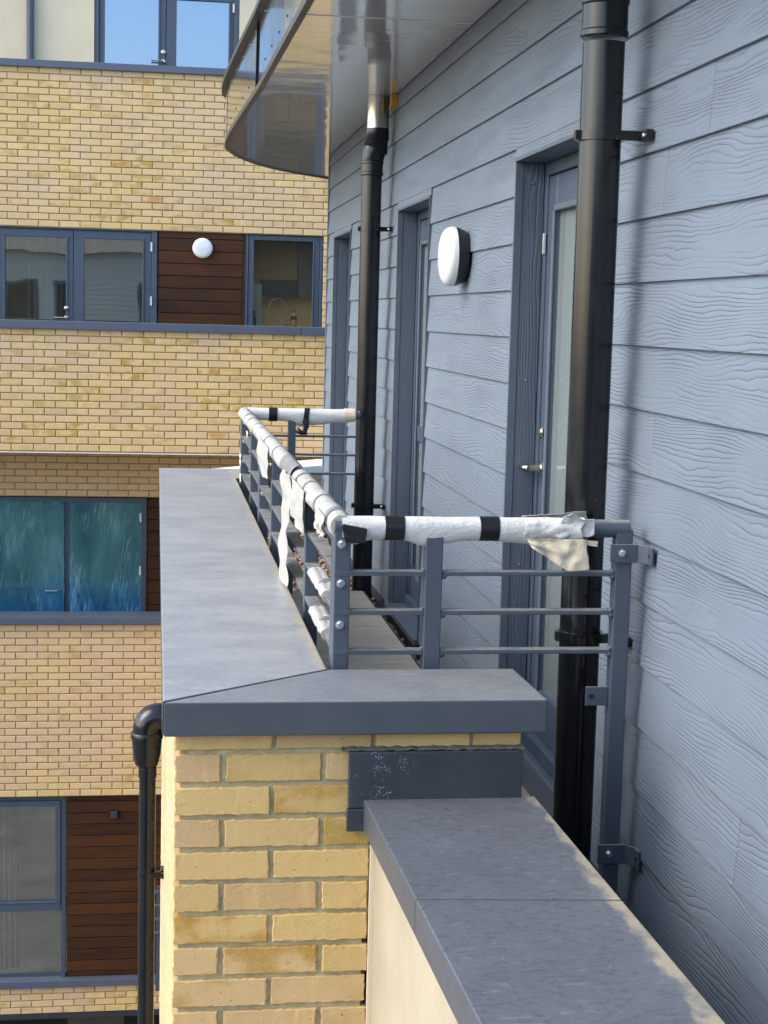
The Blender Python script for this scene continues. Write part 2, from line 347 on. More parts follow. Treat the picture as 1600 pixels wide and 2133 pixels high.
# ------------------------------------------------------------------ mesh helpers
class MB:
    def __init__(s): s.v = []; s.f = []; s.t = []; s.mi = []
    def add(s, vs, fs, tone=0.0, mi=0):
        o = len(s.v); s.v += [tuple(q) for q in vs]
        for f in fs: s.f.append(tuple(i+o for i in f)); s.t.append(tone); s.mi.append(mi)
        return s
    def box(s, x0, x1, y0, y1, z0, z1, tone=0.0, mi=0):
        return s.add([(x0,y0,z0),(x1,y0,z0),(x1,y1,z0),(x0,y1,z0),(x0,y0,z1),(x1,y0,z1),(x1,y1,z1),(x0,y1,z1)],
                     [(0,3,2,1),(4,5,6,7),(0,1,5,4),(1,2,6,5),(2,3,7,6),(3,0,4,7)], tone, mi)
    def prism(s, poly, z0, z1, tone=0.0):
        n = len(poly); a = sum(poly[i][0]*poly[(i+1)%n][1]-poly[(i+1)%n][0]*poly[i][1] for i in range(n))
        if a < 0: poly = poly[::-1]
        return s.add([(x,y,z0) for x,y in poly]+[(x,y,z1) for x,y in poly],
                     [tuple(range(n))[::-1], tuple(range(n,2*n))]+[(i,(i+1)%n,(i+1)%n+n,i+n) for i in range(n)], tone)
    def prism_y(s, poly, y0, y1, tone=0.0):   # poly of (x,z), extruded along y
        n = len(poly); a = sum(poly[i][0]*poly[(i+1)%n][1]-poly[(i+1)%n][0]*poly[i][1] for i in range(n))
        if a > 0: poly = poly[::-1]
        return s.add([(x,y0,z) for x,z in poly]+[(x,y1,z) for x,z in poly],
                     [tuple(range(n))[::-1], tuple(range(n,2*n))]+[(i,(i+1)%n,(i+1)%n+n,i+n) for i in range(n)], tone)
    def tube(s, pts, radii, n=20, caps=True, fn=None):
        pts = [Vector(q) for q in pts]
        if not hasattr(radii, '__len__'): radii = [radii]*len(pts)
        rings = []; ref = None
        for i, q in enumerate(pts):
            d = (pts[min(i+1, len(pts)-1)]-pts[max(i-1, 0)]).normalized()
            if ref is None: ref = Vector((0,0,1)) if abs(d.z) < 0.8 else Vector((0,-1,0))
            a = (ref-d*ref.dot(d)).normalized(); b = d.cross(a); ref = a
            ring = []
            for k in range(n):
                th = 2*math.pi*k/n; rr = radii[i]; off = Vector((0,0,0))
                if fn: rr, off = fn(i, th, rr, q)
                ring.append(q+a*math.cos(th)*rr+b*math.sin(th)*rr+off)
            rings.append(ring)
        vs = [v for r in rings for v in r]; fs = []
        for i in range(len(rings)-1):
            for k in range(n):
                k2 = (k+1)%n; fs.append((i*n+k, i*n+k2, (i+1)*n+k2, (i+1)*n+k))
        if caps: fs += [tuple(range(n))[::-1], tuple(range((len(rings)-1)*n, len(rings)*n))]
        return s.add(vs, fs)
    def grid(s, fn, nu, nv):
        vs = [fn(i/nu, j/nv) for j in range(nv+1) for i in range(nu+1)]
        fs = [(j*(nu+1)+i, j*(nu+1)+i+1, (j+1)*(nu+1)+i+1, (j+1)*(nu+1)+i) for j in range(nv) for i in range(nu)]
        return s.add(vs, fs)
    def mesh(s, name, mats, smooth=False, auto=None, bevel=0.0):
        me = bpy.data.meshes.new(name); me.from_pydata(s.v, [], s.f)
        if not isinstance(mats, (list, tuple)): mats = [mats]
        for m in mats: me.materials.append(MAT[m])
        if any(s.mi): me.polygons.foreach_set('material_index', s.mi)
        if any(s.t): me.attributes.new('tone', 'FLOAT', 'FACE').data.foreach_set('value', s.t)
        if bevel:
            bm = bmesh.new(); bm.from_mesh(me)
            ed = [e for e in bm.edges if len(e.link_faces) == 2 and e.calc_face_angle(0) > 0.6]
            bmesh.ops.bevel(bm, geom=ed, offset=bevel, segments=2, affect='EDGES', profile=0.5, clamp_overlap=True)
            bm.to_mesh(me); bm.free()
        if smooth:
            me.polygons.foreach_set('use_smooth', [True]*len(me.polygons))
            if auto is not None: me.set_sharp_from_angle(angle=rad(auto))
        me.update(); return me

def link(name, me, parent=None, loc=None):
    o = bpy.data.objects.new(name, me); COL.objects.link(o)
    if parent is not None: o.parent = parent
    if loc is not None: o.location = loc
    return o
def part(name, mb, mats, parent=None, smooth=False, auto=None, bevel=0.0, label=None, kind=None):
    o = link(name, mb.mesh(name, mats, smooth, auto, bevel), parent)
    if label: o['label'] = label
    if kind: o['kind'] = kind
    return o
def tag(o, label, cat, group=None):
    o['label'] = label; o['category'] = cat
    if group: o['group'] = group
    return o
def thing(name, label, cat, loc=(0,0,0), group=None):
    o = bpy.data.objects.new(name, None); COL.objects.link(o); o.empty_display_size = 0.1
    # parts are modelled in world space; the empty stands at the thing's base and the parts carry the offset
    o.location = loc; tag(o, label, cat, group); return o
def settle():
    """after building: parts were made in world coordinates, so cancel the parent's offset"""
    for o in sc.objects:
        if o.parent is not None and o.type == 'MESH' and not o.get('_local'):
            root = o.parent
            while root.parent is not None: root = root.parent
            if o.parent is root: o.location = o.location - root.location
    for o in sc.objects:
        if '_local' in o.keys(): del o['_local']
def structure(name, mb, mats, **kw):
    o = part(name, mb, mats, None, **kw); o['kind'] = 'structure'; return o
def B(*a): return MB().box(*a)

# brick meshes: a bevelled, slightly uneven face on a short body (face at -y, origin at the face's lower left corner)
def brick_mesh(L, H, D, seed, nx=1, nz=1, rough=0.0012, bev=0.004, mat='brick_single'):
    rr = random.Random(seed); mb = MB()
    def P(x, z, y): return (x, y, z)
    j = lambda a: (rr.random()-0.5)*2*a
    # outline round the face: outer ring (set back) and inner ring (proud)
    per = []
    for i in range(nx): per.append((i/nx, 0))
    for i in range(nz): per.append((1, i/nz))
    for i in range(nx): per.append((1-i/nx, 1))
    for i in range(nz): per.append((0, 1-i/nz))
    n = len(per); back = []; outer = []; inner = []
    for (a, c) in per:
        dx, dz = j(rough), j(rough)
        x, z = a*L+dx, c*H+dz
        ix = min(max(a*L, bev*1.4), L-bev*1.4)+dx+j(rough*.7); iz = min(max(c*H, bev), H-bev)+dz+j(rough*.7)
        back.append(P(a*L, c*H, D)); outer.append(P(x, z, bev*0.9+j(rough*.5))); inner.append(P(ix, iz, j(rough*.4)))
    vs = back+outer+inner
    fs = [tuple(range(2*n, 3*n))]
    for i in range(n):
        k = (i+1) % n
        fs.append((i, k, n+k, n+i)); fs.append((n+i, n+k, 2*n+k, 2*n+i))
    mb.add(vs, fs)
    return mb, mat
BR = {}
def brick_lib(key, L, count, **kw):
    BR[key] = []
    for i in range(count):
        mb, mat = brick_mesh(L, 0.064, 0.05, hash((key, i)) % 9999 if False else i*37+len(key), **kw)
        BR[key].append((mb, mb.mesh('brick', mat)))
brick_lib('full', 0.215, 6); brick_lib('half', 0.1025, 4)
def brick_mass_add(mass, mb, ox, oy, oz, tone, rot=False, xclip=None):
    vs = []
    for (x, y, z) in mb.v:
        if rot: vs.append((ox+y, oy-x, oz+z))
        else: vs.append((ox+x, oy+y, oz+z))
    mass.add(vs, mb.f, tone)

def lathe(mb, prof, cen, axis, n=32):
    """prof of (distance along axis, radius)"""
    ax = Vector(axis).normalized(); ref = Vector((0,0,1)) if abs(ax.z) < 0.8 else Vector((0,1,0))
    a = (ref-ax*ref.dot(ax)).normalized(); b = ax.cross(a); c = Vector(cen)
    vs = []; fs = []
    for (d, r) in prof:
        for k in range(n):
            th = 2*math.pi*k/n; vs.append(c+ax*d+(a*math.cos(th)+b*math.sin(th))*max(r, 1e-5))
    for i in range(len(prof)-1):
        for k in range(n):
            k2 = (k+1)%n; fs.append((i*n+k, i*n+k2, (i+1)*n+k2, (i+1)*n+k))
    fs.append(tuple(range(n))[::-1]); fs.append(tuple(range((len(prof)-1)*n, len(prof)*n)))
    mb.add(vs, fs); return mb

# ------------------------------------------------------------------ ground
GZ = -10.2
structure('ground', MB().add([(-900,-900,GZ),(900,-900,GZ),(900,900,GZ),(-900,900,GZ)], [(0,1,2,3)]), 'ground_tarmac')

# ------------------------------------------------------------------ far brick apartment building
bld = thing('apartment_building', 'buff brick apartment block across the gap with stacked balconies and blue framed doors', 'building', (0, 18, GZ))
XL, XR = -7.0, 4.6          # whole width
UP, MID, REC, LOW = 18.3, 17.0, 18.0, 17.0
cand = []                    # every brick of the facade: (size key, x, y, z, visible width)
def brick_band(x0, x1, y, ztop, n, phase=0.0, skip=()):
    """n courses hanging down from ztop, bricks proud of the wall core at y"""
    for c in range(n):
        z = ztop-0.075*(c+1)+0.0055
        x = x0+phase+(0.1125 if c % 2 else 0.0)
        while x > x0-0.21: x -= 0.225
        while x < x1:
            a = max(x, x0); b = min(x+0.215, x1)
            if b-a > 0.03 and not any(a < s1 and b > s0 and z+0.064 > t0 and z < t1 for (s0, s1, t0, t1) in skip):
                cand.append((a, b-a, y, z))
            x += 0.225
brick_band(-2.9, 2.9, UP, 2.632, 23, 0.03)          # top balcony parapet
brick_band(-2.9, 2.9, MID, -0.262+0.075, 17, 0.07)       # middle balcony parapet
brick_band(-2.9, 2.9, REC, -1.30, 10, 0.02)        # wall set back below it
brick_band(-2.9, 2.2, LOW, -3.297, 25, 0.11)       # lower balcony parapet
brick_band(-2.9, 2.2, LOW, -7.30, 4, 0.05)         # lowest strip
# brick quoin strip right of the kitchen window
for c in range(15):
    cand.append((1.862, 0.18, UP, 0.905-0.075*(c+1)+0.0055))
def seen(c):
    a, wd, y, z = c
    px = ( a*3340/y)
    return -1.75*y/17 < a < 1.75*y/17 and not (y == REC and (z < -2.06 or a > 0.9)) and not (z < -1.6 and a > 0.02) and not (y == UP and z < -0.17)
cand.sort(key=lambda c: (not seen(c), c[2], abs(c[3]+0.9)))
mass = MB()
for i, (x, wd, y, z) in enumerate(cand):
    key = 'full' if wd > 0.16 else 'half'; L = 0.215 if key == 'full' else 0.1025
    mb, me = random.choice(BR[key])
    if i < 296:
        o = link('brick', me, bld, (x, y-0.008+random.uniform(-.0015, .0015), z)); o.scale = (wd/L, 1, 1)
    else:
        sx = wd/L
        mm = MB(); mm.v = [(vx*sx, vy, vz) for (vx, vy, vz) in mb.v]; mm.f = mb.f
        brick_mass_add(mass, mm, x, y-0.008+random.uniform(-.0015, .0015), z, random.uniform(0.01, 1))
part('brickwork', mass, 'brick_mass', bld, kind='stuff')
# wall cores (mortar shows between bricks; the parts outside the picture carry a brick pattern)
core = MB()
core.box(-2.9, 2.9, UP, UP+0.2, 0.905, 2.616)
core.box(-2.9, 2.9, MID, MID+0.22, -1.465, -0.199)
core.box(-2.9, 2.9, REC, REC+0.2, -2.05, -1.0)
core.box(-2.9, 2.2, LOW, LOW+0.22, -5.172, -3.30)
core.box(-2.9, 2.2, LOW, LOW+0.22, -7.6, -7.30)
core.box(1.862, 2.9, UP, UP+0.2, -0.3, 0.905)
part('wall', core, 'mortar_brown', bld)
side = MB()
for (a, b) in ((XL, -2.9), (2.9, XR)):
    side.box(a, b, UP, UP+0.2, 0.905, 2.616); side.box(a, b, MID, MID+0.22, -1.465, -0.199); side.box(a, b, REC, REC+0.2, -2.05, -1.0)
for (a, b) in ((XL, -2.9), (2.2, XR)):
    side.box(a, b, LOW, LOW+0.22, -7.6, -3.30)
side.box(XL, XR, 22.5, 22.7, GZ, 4.4); side.box(XL, XL+0.2, 18.6, 22.5, GZ, 4.4); side.box(XR-0.2, XR, 18.6, 22.5, GZ, 4.4)
part('outer_wall', side, 'brick_distant', bld)
# floor slabs and balcony bottoms
sl = MB()
sl.box(XL, XR, UP+0.02, 22.4, 0.98, 1.25)                  # over middle floor
sl.box(XL, XR, MID+0.01, 22.4, -1.458, -1.28)              # middle floor and its balcony
sl.box(XL, XR, LOW+0.02, 22.4, -4.62, -4.42)
sl.box(XL, XR, LOW+0.02, 22.4, -7.62, -7.45)
sl.box(XL, XR, 19.0, 22.6, 4.1, 4.4)
part('floor_slab', sl, 'render_pale', bld)
part('drip_trim', B(XL, XR, MID-0.016, MID+0.05, -1.480, -1.4705), 'white_coping', bld)
# copings of the three balconies
part('coping', B(XL, XR, UP-0.05, UP+0.27, 2.620, 2.697), 'sill_blue', bld, bevel=0.006)
part('coping', B(XL, 1.505, MID-0.05, MID+0.27, -0.196, -0.110), 'sill_blue', bld, bevel=0.006)
part('coping', B(1.509, XR, MID-0.05, MID+0.27, -0.196, -0.110), 'sill_blue', bld, bevel=0.006)
part('coping', B(XL, XR, LOW-0.06, LOW+0.30, -3.292, -3.214), 'sill_blue', bld, bevel=0.006)
part('coping', B(XL, XR, LOW-0.05, LOW+0.2, -7.296, -7.215), 'sill_blue', bld, bevel=0.006)

def frame_rect(mb, x0, x1, z0, z1, y, wl, wr, wb, wt, d=0.07):
    mb.box(x0, x1, y, y+d, z1-wt, z1); mb.box(x0, x1, y, y+d, z0, z0+wb)
    mb.box(x0, x0+wl, y, y+d, z0+wb, z1-wt); mb.box(x1-wr, x1, y, y+d, z0+wb, z1-wt)
def pane(x0, x1, z0, z1, y, parent, mat='glass_clear'):
    return part('pane', B(x0, x1, y, y+0.022, z0, z1), mat, parent)
def far_handle(x, z, y, parent, lock_dz=0.10):
    m = MB(); lathe(m, [(0,0.026),(0.01,0.026),(0.014,0.014),(0.045,0.011)], (x, y, z), (0,-1,0), 14)
    m.tube([(x, y-0.045, z),(x-0.02, y-0.05, z),(x-0.135, y-0.05, z)], 0.009, 8)
    part('handle', m, 'steel', parent, True, 40)
    m = MB(); lathe(m, [(0,0.027),(0.012,0.027),(0.016,0.012),(0.022,0.01)], (x, y, z+lock_dz), (0,-1,0), 14)
    part('lock', m, 'steel', parent, True, 40)
def french_door(xs, z0, z1, y, glass, hx, hz, dz, right_w=0.17):
    """xs: outer left, pane1 l/r, pane2 l/r, outer right"""
    a, p1, p2, meet, q1, q2, b = xs
    m = MB(); m.box(a, b, y-0.02, y+0.07, z1-0.06, z1); m.box(a, a+0.05, y-0.02, y+0.07, z0, z1-0.06); m.box(b-0.06, b, y-0.02, y+0.07, z0, z1-0.06)
    d = part('door', m, 'frame_blue', bld, bevel=0.004)
    for (l, pl, pr, r) in ((a+0.054, p1, p2, meet-0.004), (meet+0.004, q1, q2, b-0.064)):
        k = MB(); frame_rect(k, l, r, z0, z1-0.064, y, pl-l, r-pr, 0.1, 0.085)
        k.box(pl-0.02, pl, y-0.012, y, z0+0.1, z1-0.13); k.box(pr, pr+0.02, y-0.012, y, z0+0.1, z1-0.13)
        part('leaf', k, 'frame_blue', d, bevel=0.003)
        pane(pl-0.005, pr+0.005, z0+0.095, z1-0.142, y+0.03, d, glass)
    far_handle(hx, hz, y, d, dz)
    for hz_ in (z1-0.22, z1-0.82):
        part('hinge', B(b-0.075, b-0.055, y-0.035, y-0.02, hz_-0.05, hz_+0.05), 'hinge_white', d)
    return d
# middle floor
french_door((-1.83, -1.667, -1.005, -0.925, -0.81, -0.168, -0.004), -1.2, 0.948, UP+0.03, 'glass_clear', -1.0, -0.083, 0.105)
# top floor
TOP = 19.2
rw = MB(); rw.box(XL, -0.742, TOP, TOP+0.2, 1.26, 4.05); rw.box(0.916, XR, TOP, TOP+0.2, 1.26, 4.05); rw.box(-0.742, 0.916, TOP, TOP+0.2, 3.75, 4.05)
part('render_wall', rw, 'render_pale', bld)
french_door((-0.738, -0.624, -0.014, 0.075, 0.195, 0.796, 0.912), 1.3, 3.74, TOP+0.03, 'glass_sky', 0.044, 2.885, 0.105)
dp = thing('downpipe', 'thin dark grey downpipe on the cream rendered top storey wall', 'pipe', (-1.455, TOP-0.05, 2.6))
part('pipe', MB().tube([(-1.455, TOP-0.05, 2.45), (-1.455, TOP-0.05, 4.0)], 0.042, 16), 'frame_blue', dp, True, 40)
part('clip', B(-1.51, -1.40, TOP-0.03, TOP-0.002, 3.55, 3.59), 'frame_blue', dp)
# lower floor with its blue protective film
french_door((-1.90, -1.75, -1.085, -0.995, -0.895, -0.258, -0.098), -4.4, -2.062, REC+0.03, 'glass_clear', -1.073, -3.112, 0.105)
part('pane_backing', B(-1.80, -0.2, REC+0.10, REC+0.11, -4.3, -2.2), 'backing_pale', bld)  # added pale sheet, lightens the panes seen through the film
# kitchen window, middle floor
kw = MB(); frame_rect(kw, 0.982, 1.855, -0.30, 0.93, UP+0.02, 0.03, 0.03, 0.04, 0.03)
kwin = part('window', kw, 'frame_blue', bld, bevel=0.004)
k = MB(); frame_rect(k, 1.016, 1.821, -0.255, 0.896, UP+0.03, 0.06, 0.072, 0.05, 0.055)
part('casement', k, 'frame_blue', kwin, bevel=0.004)
part('glazing_bead', B(1.742, 1.752, UP+0.018, UP+0.03, -0.2, 0.835), 'trim_blue', kwin)
pane(1.07, 1.755, -0.21, 0.845, UP+0.055, kwin, 'glass_kitchen')
# big low window
lw = MB(); LY = LOW+0.05
frame_rect(lw, -1.9, -0.925, -7.29, -5.185, LY, 0.05, 0.05, 0.06, 0.045)
lw.box(-1.85, -0.975, LY-0.005, LY+0.07, -6.462, -6.375)
lwin = part('window', lw, 'frame_blue', bld, bevel=0.004)
k = MB(); frame_rect(k, -1.846, -0.98, -6.372, -5.234, LY-0.012, 0.06, 0.058, 0.012, 0.06); part('casement', k, 'frame_blue', lwin, bevel=0.004)
pane(-1.79, -1.036, -6.362, -5.292, LY+0.03, lwin); pane(-1.852, -0.973, -7.235, -6.46, LY+0.03, lwin)
# timber panels, board by board
def timber(x0, x1, z0, z1, y, pitch, first):
    part('panel_back', B(x0-0.006, x1+0.006, y+0.035, y+0.06, z0, z1), 'dark_void', bld)
    part('panel_edge', B(x1+0.004, x1+0.022, y-0.005, y+0.03, z0, z1), 'wood_panel', bld)
    z = z1; h = first
    while z > z0+0.02:
        b = max(z-h, z0)
        part('plank', B(x0, x1, y, y+0.03, b+0.004, z-0.003), 'wood_panel', bld, bevel=0.003)
        z = b; h = pitch
timber(0.010, 0.950, -0.35, 0.935, UP+0.02, 0.138, 0.105)
timber(-0.085, 0.9, -4.4, -2.07, REC+0.03, 0.138, 0.10)
timber(-0.905, 0.75, -7.212, -5.185, LOW+0.045, 0.1275, 0.06)
vb = MB().box(-0.455, -0.372, LOW+0.0, LOW+0.044, -5.43, -5.345)
ev = thing('wall_vent', 'small square dark outlet plate high on the low timber panel', 'vent', (-0.41, LOW+0.044, -5.43))
part('plate', vb, 'lamp_black', ev, bevel=0.006)
mm = MB()
for i in range(4): mm.box(-0.446, -0.381, LOW-0.006, LOW+0.001, -5.42+i*0.019, -5.411+i*0.019)
part('louvre', mm, 'frame_blue', ev)
# rooms behind the glass
rm = MB()
def room(x0, x1, y0, y1, z0, z1):
    rm.box(x0-.05, x0, y0, y1, z0, z1); rm.box(x1, x1+.05, y0, y1, z0, z1); rm.box(x0-.05, x1+.05, y1, y1+.05, z0, z1)
room(-3.2, 0.02, UP+0.25, 21.2, -1.27, 0.97); 
room(-3.0, 0.9, REC+0.25, 21.0, -4.4, -2.0); room(-3.0, -0.88, LOW+0.3, 20.0, -7.4, -5.0); room(-0.9, 1.1, TOP+0.3, 21.8, 1.27, 3.9)
part('interior_wall', rm, 'room_wall', bld)
rm = MB(); room(0.98, 2.8, UP+0.25, 19.2, -1.27, 0.97); part('kitchen_wall', rm, 'kitchen_wall', bld)
ki = MB(); ki.box(1.0, 2.7, UP+0.09, UP+0.62, -0.17, -0.136)
ki.box(1.64, 2.1, 18.98, 19.18, 0.22, 0.96)
part('worktop', ki, 'worktop', bld)
part('cooker_hood', B(1.20, 1.62, 18.95, 19.18, 0.22, 0.42), 'room_dark', bld)
part('door_leaf', B(1.06, 1.20, 18.80, 18.83, -1.2, 0.36), 'white_coping', bld)
cu = MB()
for i in range(14):
    cu.box(-1.45+i*0.03, -1.43+i*0.03, UP+0.45+0.03*(i % 2), UP+0.47+0.03*(i % 2), -1.2, 0.8)
for i in range(10):
    cu.box(-1.75+i*0.03, -1.73+i*0.03, LOW+0.5+0.03*(i % 2), LOW+0.52+0.03*(i % 2), -7.3, -5.3)
part('curtain', cu, 'curtain', bld)
part('ceiling', B(-1.8, 0.0, UP+0.3, 21.0, 0.93, 0.965), 'room_wall', bld)
part('partition', B(-1.15, -1.05, UP+0.5, 20.5, -1.2, 0.93), 'room_dark', bld)
# undercroft at street level
uc = MB(); uc.box(XL, XR, 19.5, 19.7, GZ, -7.62)
part('undercroft_wall', uc, 'dark_void', bld)
part('garage_door', B(-0.92, -0.30, LOW+0.4, LOW+0.5, -9.9, -7.66), 'room_dark', bld)
part('lintel', B(XL, XR, LOW-0.01, LOW+0.3, -7.66, -7.602), 'rail_lip', bld)

# small things at the far windows
def bulkhead(cen, axis, R, name, label, depth=0.05):
    t = thing(name, label, 'lamp', cen)
    m = MB(); lathe(m, [(0, R*0.86), (depth*0.5, R*0.95), (depth*0.9, R)], cen, axis, 40)
    part('base', m, 'lamp_black' if name != 'bulkhead_lamp' else 'lamp_black', t, True, 40)
    m = MB(); prof = [(depth*0.9, R*1.0), (depth*1.15, R*1.0)]
    for i in range(1, 9):
        a = i/8*math.pi/2; prof.append((depth*1.15+depth*0.80*math.sin(a), R*(0.48+0.52*math.cos(a)) if i < 8 else 0.48*R))
    prof.append((depth*2.0, 0.28*R)); prof.append((depth*2.03, 0.0))
    lathe(m, prof, cen, axis, 40); part('diffuser', m, 'lamp_white', t, True, 50)
    return t
la = bulkhead((0.498, UP+0.018, 0.73), (0,-1,0), 0.112, 'bulkhead_lamp', 'round white bulkhead lamp on the dark timber panel of the far building', 0.035)
sc_ = MB()
for a in (30, 150, 270):
    lathe(sc_, [(0, 0.006), (0.006, 0.006)], (0.498+0.095*math.cos(rad(a)), UP+0.018-0.046, 0.73+0.095*math.sin(rad(a))), (0,-1,0), 10)
part('screw', sc_, 'lamp_black', la)

def bottle(x, y, z, h, name, label, lab=True):
    t = thing(name, label, 'bottle', (x, y, z)); s = h/0.21
    m = MB(); lathe(m, [(0, 0.034*s), (0.008*s, 0.038*s), (0.10*s, 0.038*s), (0.118*s, 0.033*s), (0.135*s, 0.024*s)], (x,y,z), (0,0,1), 20)
    part('body', m, 'bottle_sauce', t, True, 50)
    m = MB(); lathe(m, [(0.1355*s, 0.024*s), (0.15*s, 0.025*s), (0.172*s, 0.021*s)], (x,y,z), (0,0,1), 20); part('neck', m, 'bottle_white' if lab else 'bottle_sauce', t, True, 50)
    m = MB(); lathe(m, [(0.172*s, 0.024*s), (0.20*s, 0.023*s), (0.21*s, 0.016*s)], (x,y,z), (0,0,1), 20); part('cap', m, 'bottle_orange' if lab else 'lamp_black', t, True, 50)
    if lab:
        m = MB(); lathe(m, [(0.028*s, 0.0388*s), (0.092*s, 0.0388*s)], (x,y,z), (0,0,1), 20); part('paper_label', m, 'bottle_label', t, True, 50)
bottle(1.547, UP+0.135, -0.135, 0.212, 'sauce_bottle', 'brown sauce bottle with orange cap and yellow label inside the kitchen window')
bottle(1.09, UP+0.2, -0.135, 0.19, 'dark_bottle', 'dark brown bottle half hidden by the left edge of the kitchen window frame', False)
tp = thing('kitchen_tap', 'tall arched chrome kitchen tap behind the far kitchen window', 'tap', (1.47, UP+0.35, -0.136))
pts = [(1.47, UP+0.35, -0.136), (1.47, UP+0.35, 0.06)]+[(1.375+0.095*math.cos(a*math.pi/10), UP+0.35, 0.10+0.095*math.sin(a*math.pi/10)) for a in range(0, 11)]+[(1.28, UP+0.35, 0.0)]
part('spout', MB().tube(pts, 0.007, 10), 'steel', tp, True, 50)
m = MB(); lathe(m, [(0,0.028),(0.03,0.028),(0.034,0.015)], (1.47, UP+0.35, -0.136), (0,0,1), 16); part('base', m, 'steel', tp, True, 40)

def film(x0, x1, z0, z1, y, mat, name, label, seed, nx=46, nz=60, amp=0.02):
    def fn(u, v):
        x = x0+(x1-x0)*u; z = z0+(z1-z0)*v
        d = noise.noise(Vector((x*5+seed+z*1.2, z*1.1, seed)))*amp+noise.noise(Vector((x*22+z*6, z*2.0, seed+3)))*amp*0.55+noise.noise(Vector((x*9-z*9, z*9, seed+9)))*amp*0.25
        e = 0.012*noise.noise(Vector((z*6, seed, 0)))
        return (x+(e if u in (0, 1) else 0), y-0.02-abs(d)-0.3*d, z)
    o = part(name, MB().grid(fn, nx, nz), mat, None, True); tag(o, label, 'plastic film')
    return o
film(-1.9, -1.0, -4.2, -2.10, REC+0.034, 'film_teal', 'protective_film', 'wrinkled translucent teal plastic film over the left leaf of the lower far doors', 3)
film(-1.0+0.06, -0.155, -4.2, -2.11, REC+0.034, 'film_teal', 'protective_film', 'wrinkled teal plastic film over the right leaf of the lower far doors', 12)
# pale coping of an angled wall between the two buildings
aw = thing('angled_wall', 'low angled wall with a white coping seen past the end of the parapet', 'wall', (1.4, 16.4, GZ))
poly = [(0.2,15.35),(1.0,16.2),(1.70,16.93),(2.3,16.93),(2.3,16.3),(1.67,16.2),(1.2,15.75),(0.7,14.95)]
part('coping', MB().prism(poly, -1.575, -1.50), 'white_coping', aw, bevel=0.01)
part('wall', MB().prism([(x*0.97+0.04, y*0.99+0.16) for x, y in poly], GZ, -1.577), 'brick_distant', aw)

# railing on the lower floor of the far building (seen in the slot right of the downpipe)
jr = thing('balcony_rail', 'short grey railing low on the far building seen in the gap beside the brick pier', 'railing', (0.4, 16.6, -7.2))
m = MB()
for z in (-6.10, -6.25, -6.40, -6.55): m.box(0.02, 0.75, 16.55, 16.58, z-0.012, z+0.012)
part('bar', m, 'sill_blue', jr)
for x in (0.07, 0.72): part('post', B(x-0.022, x+0.022, 16.585, 16.625, -7.21, -6.05), 'frame_blue', jr)

# ------------------------------------------------------------------ opposite wing behind the camera (it shows in the far window panes)
ow = thing('opposite_wing', 'grey boarded wing behind the camera mirrored in the far window panes', 'building', (-3, -14, GZ))
part('wall', B(-14, 2.5, -18, -14, GZ, 1.75), 'trim_blue', ow)
m = MB()
for i in range(24):
    z = 1.62-i*0.16
    m.add([(-14, -13.97, z), (2.5, -13.97, z), (2.5, -13.99, z+0.16), (-14, -13.99, z+0.16), (-14, -13.999, z), (2.5, -13.999, z)], [(1,0,3,2),(0,1,5,4)])
part('cladding', m, 'wing_board', ow, kind='stuff')
for x in (-7.6, -4.6, -3.2, -0.6):
    f_ = part('window', B(x, x+0.95, -13.975, -13.955, -1.2, 0.9), 'frame_blue', ow); part('pane', B(x+0.1, x+0.85, -13.954, -13.95, -1.1, 0.8), 'dark_void', f_)
part('roof', MB().add([(-14.3,-13.7,1.76),(2.8,-13.7,1.76),(2.8,-18.3,1.76),(-14.3,-18.3,1.76),(-14.3,-16,2.9),(2.8,-16,2.9)], [(0,3,2,1),(0,1,5,4),(3,4,5,2),(0,4,3),(1,2,5)]), 'concrete', ow)

# ------------------------------------------------------------------ grey clad building on the right
XW = 1.215
gb = thing('clad_building', 'grey weatherboarded apartment wall with three recessed balcony doors', 'building', (2.5, 5, GZ))
ZB = -1.494
OPEN = [(4.55, 5.50), (7.24, 8.245), (10.26, 11.27)]
OT, OB = 0.545, -1.48
YE = 11.66
core = MB()
edges = [-2.5]+[e for o_ in OPEN for e in o_]+[YE-0.03]
for i in range(0, len(edges), 2): core.box(XW+0.03, XW+0.30, edges[i], edges[i+1], GZ, 2.2)
for (a, b) in OPEN:
    core.box(XW+0.03, XW+0.30, a, b, OT+0.02, 2.2); core.box(XW+0.03, XW+0.30, a, b, GZ, OB-0.06)
core.box(XW+0.3, 9.0, YE-0.3, YE-0.03, GZ, 2.2); core.box(8.7, 9.0, -2.5, YE-0.3, GZ, 2.2); core.box(XW+0.3, 8.7, -2.5, -2.2, GZ, 2.2)
part('wall', core, 'frame_blue', gb)
roof_ = MB().box(XW+0.02, 9.0, -2.5, YE-0.02, 2.2, 2.35); part('roof', roof_, 'concrete', gb)
JO = {0: [3.11], 13: [], }
joint_y = {}
def zc(k): return 0.749-0.1602*k
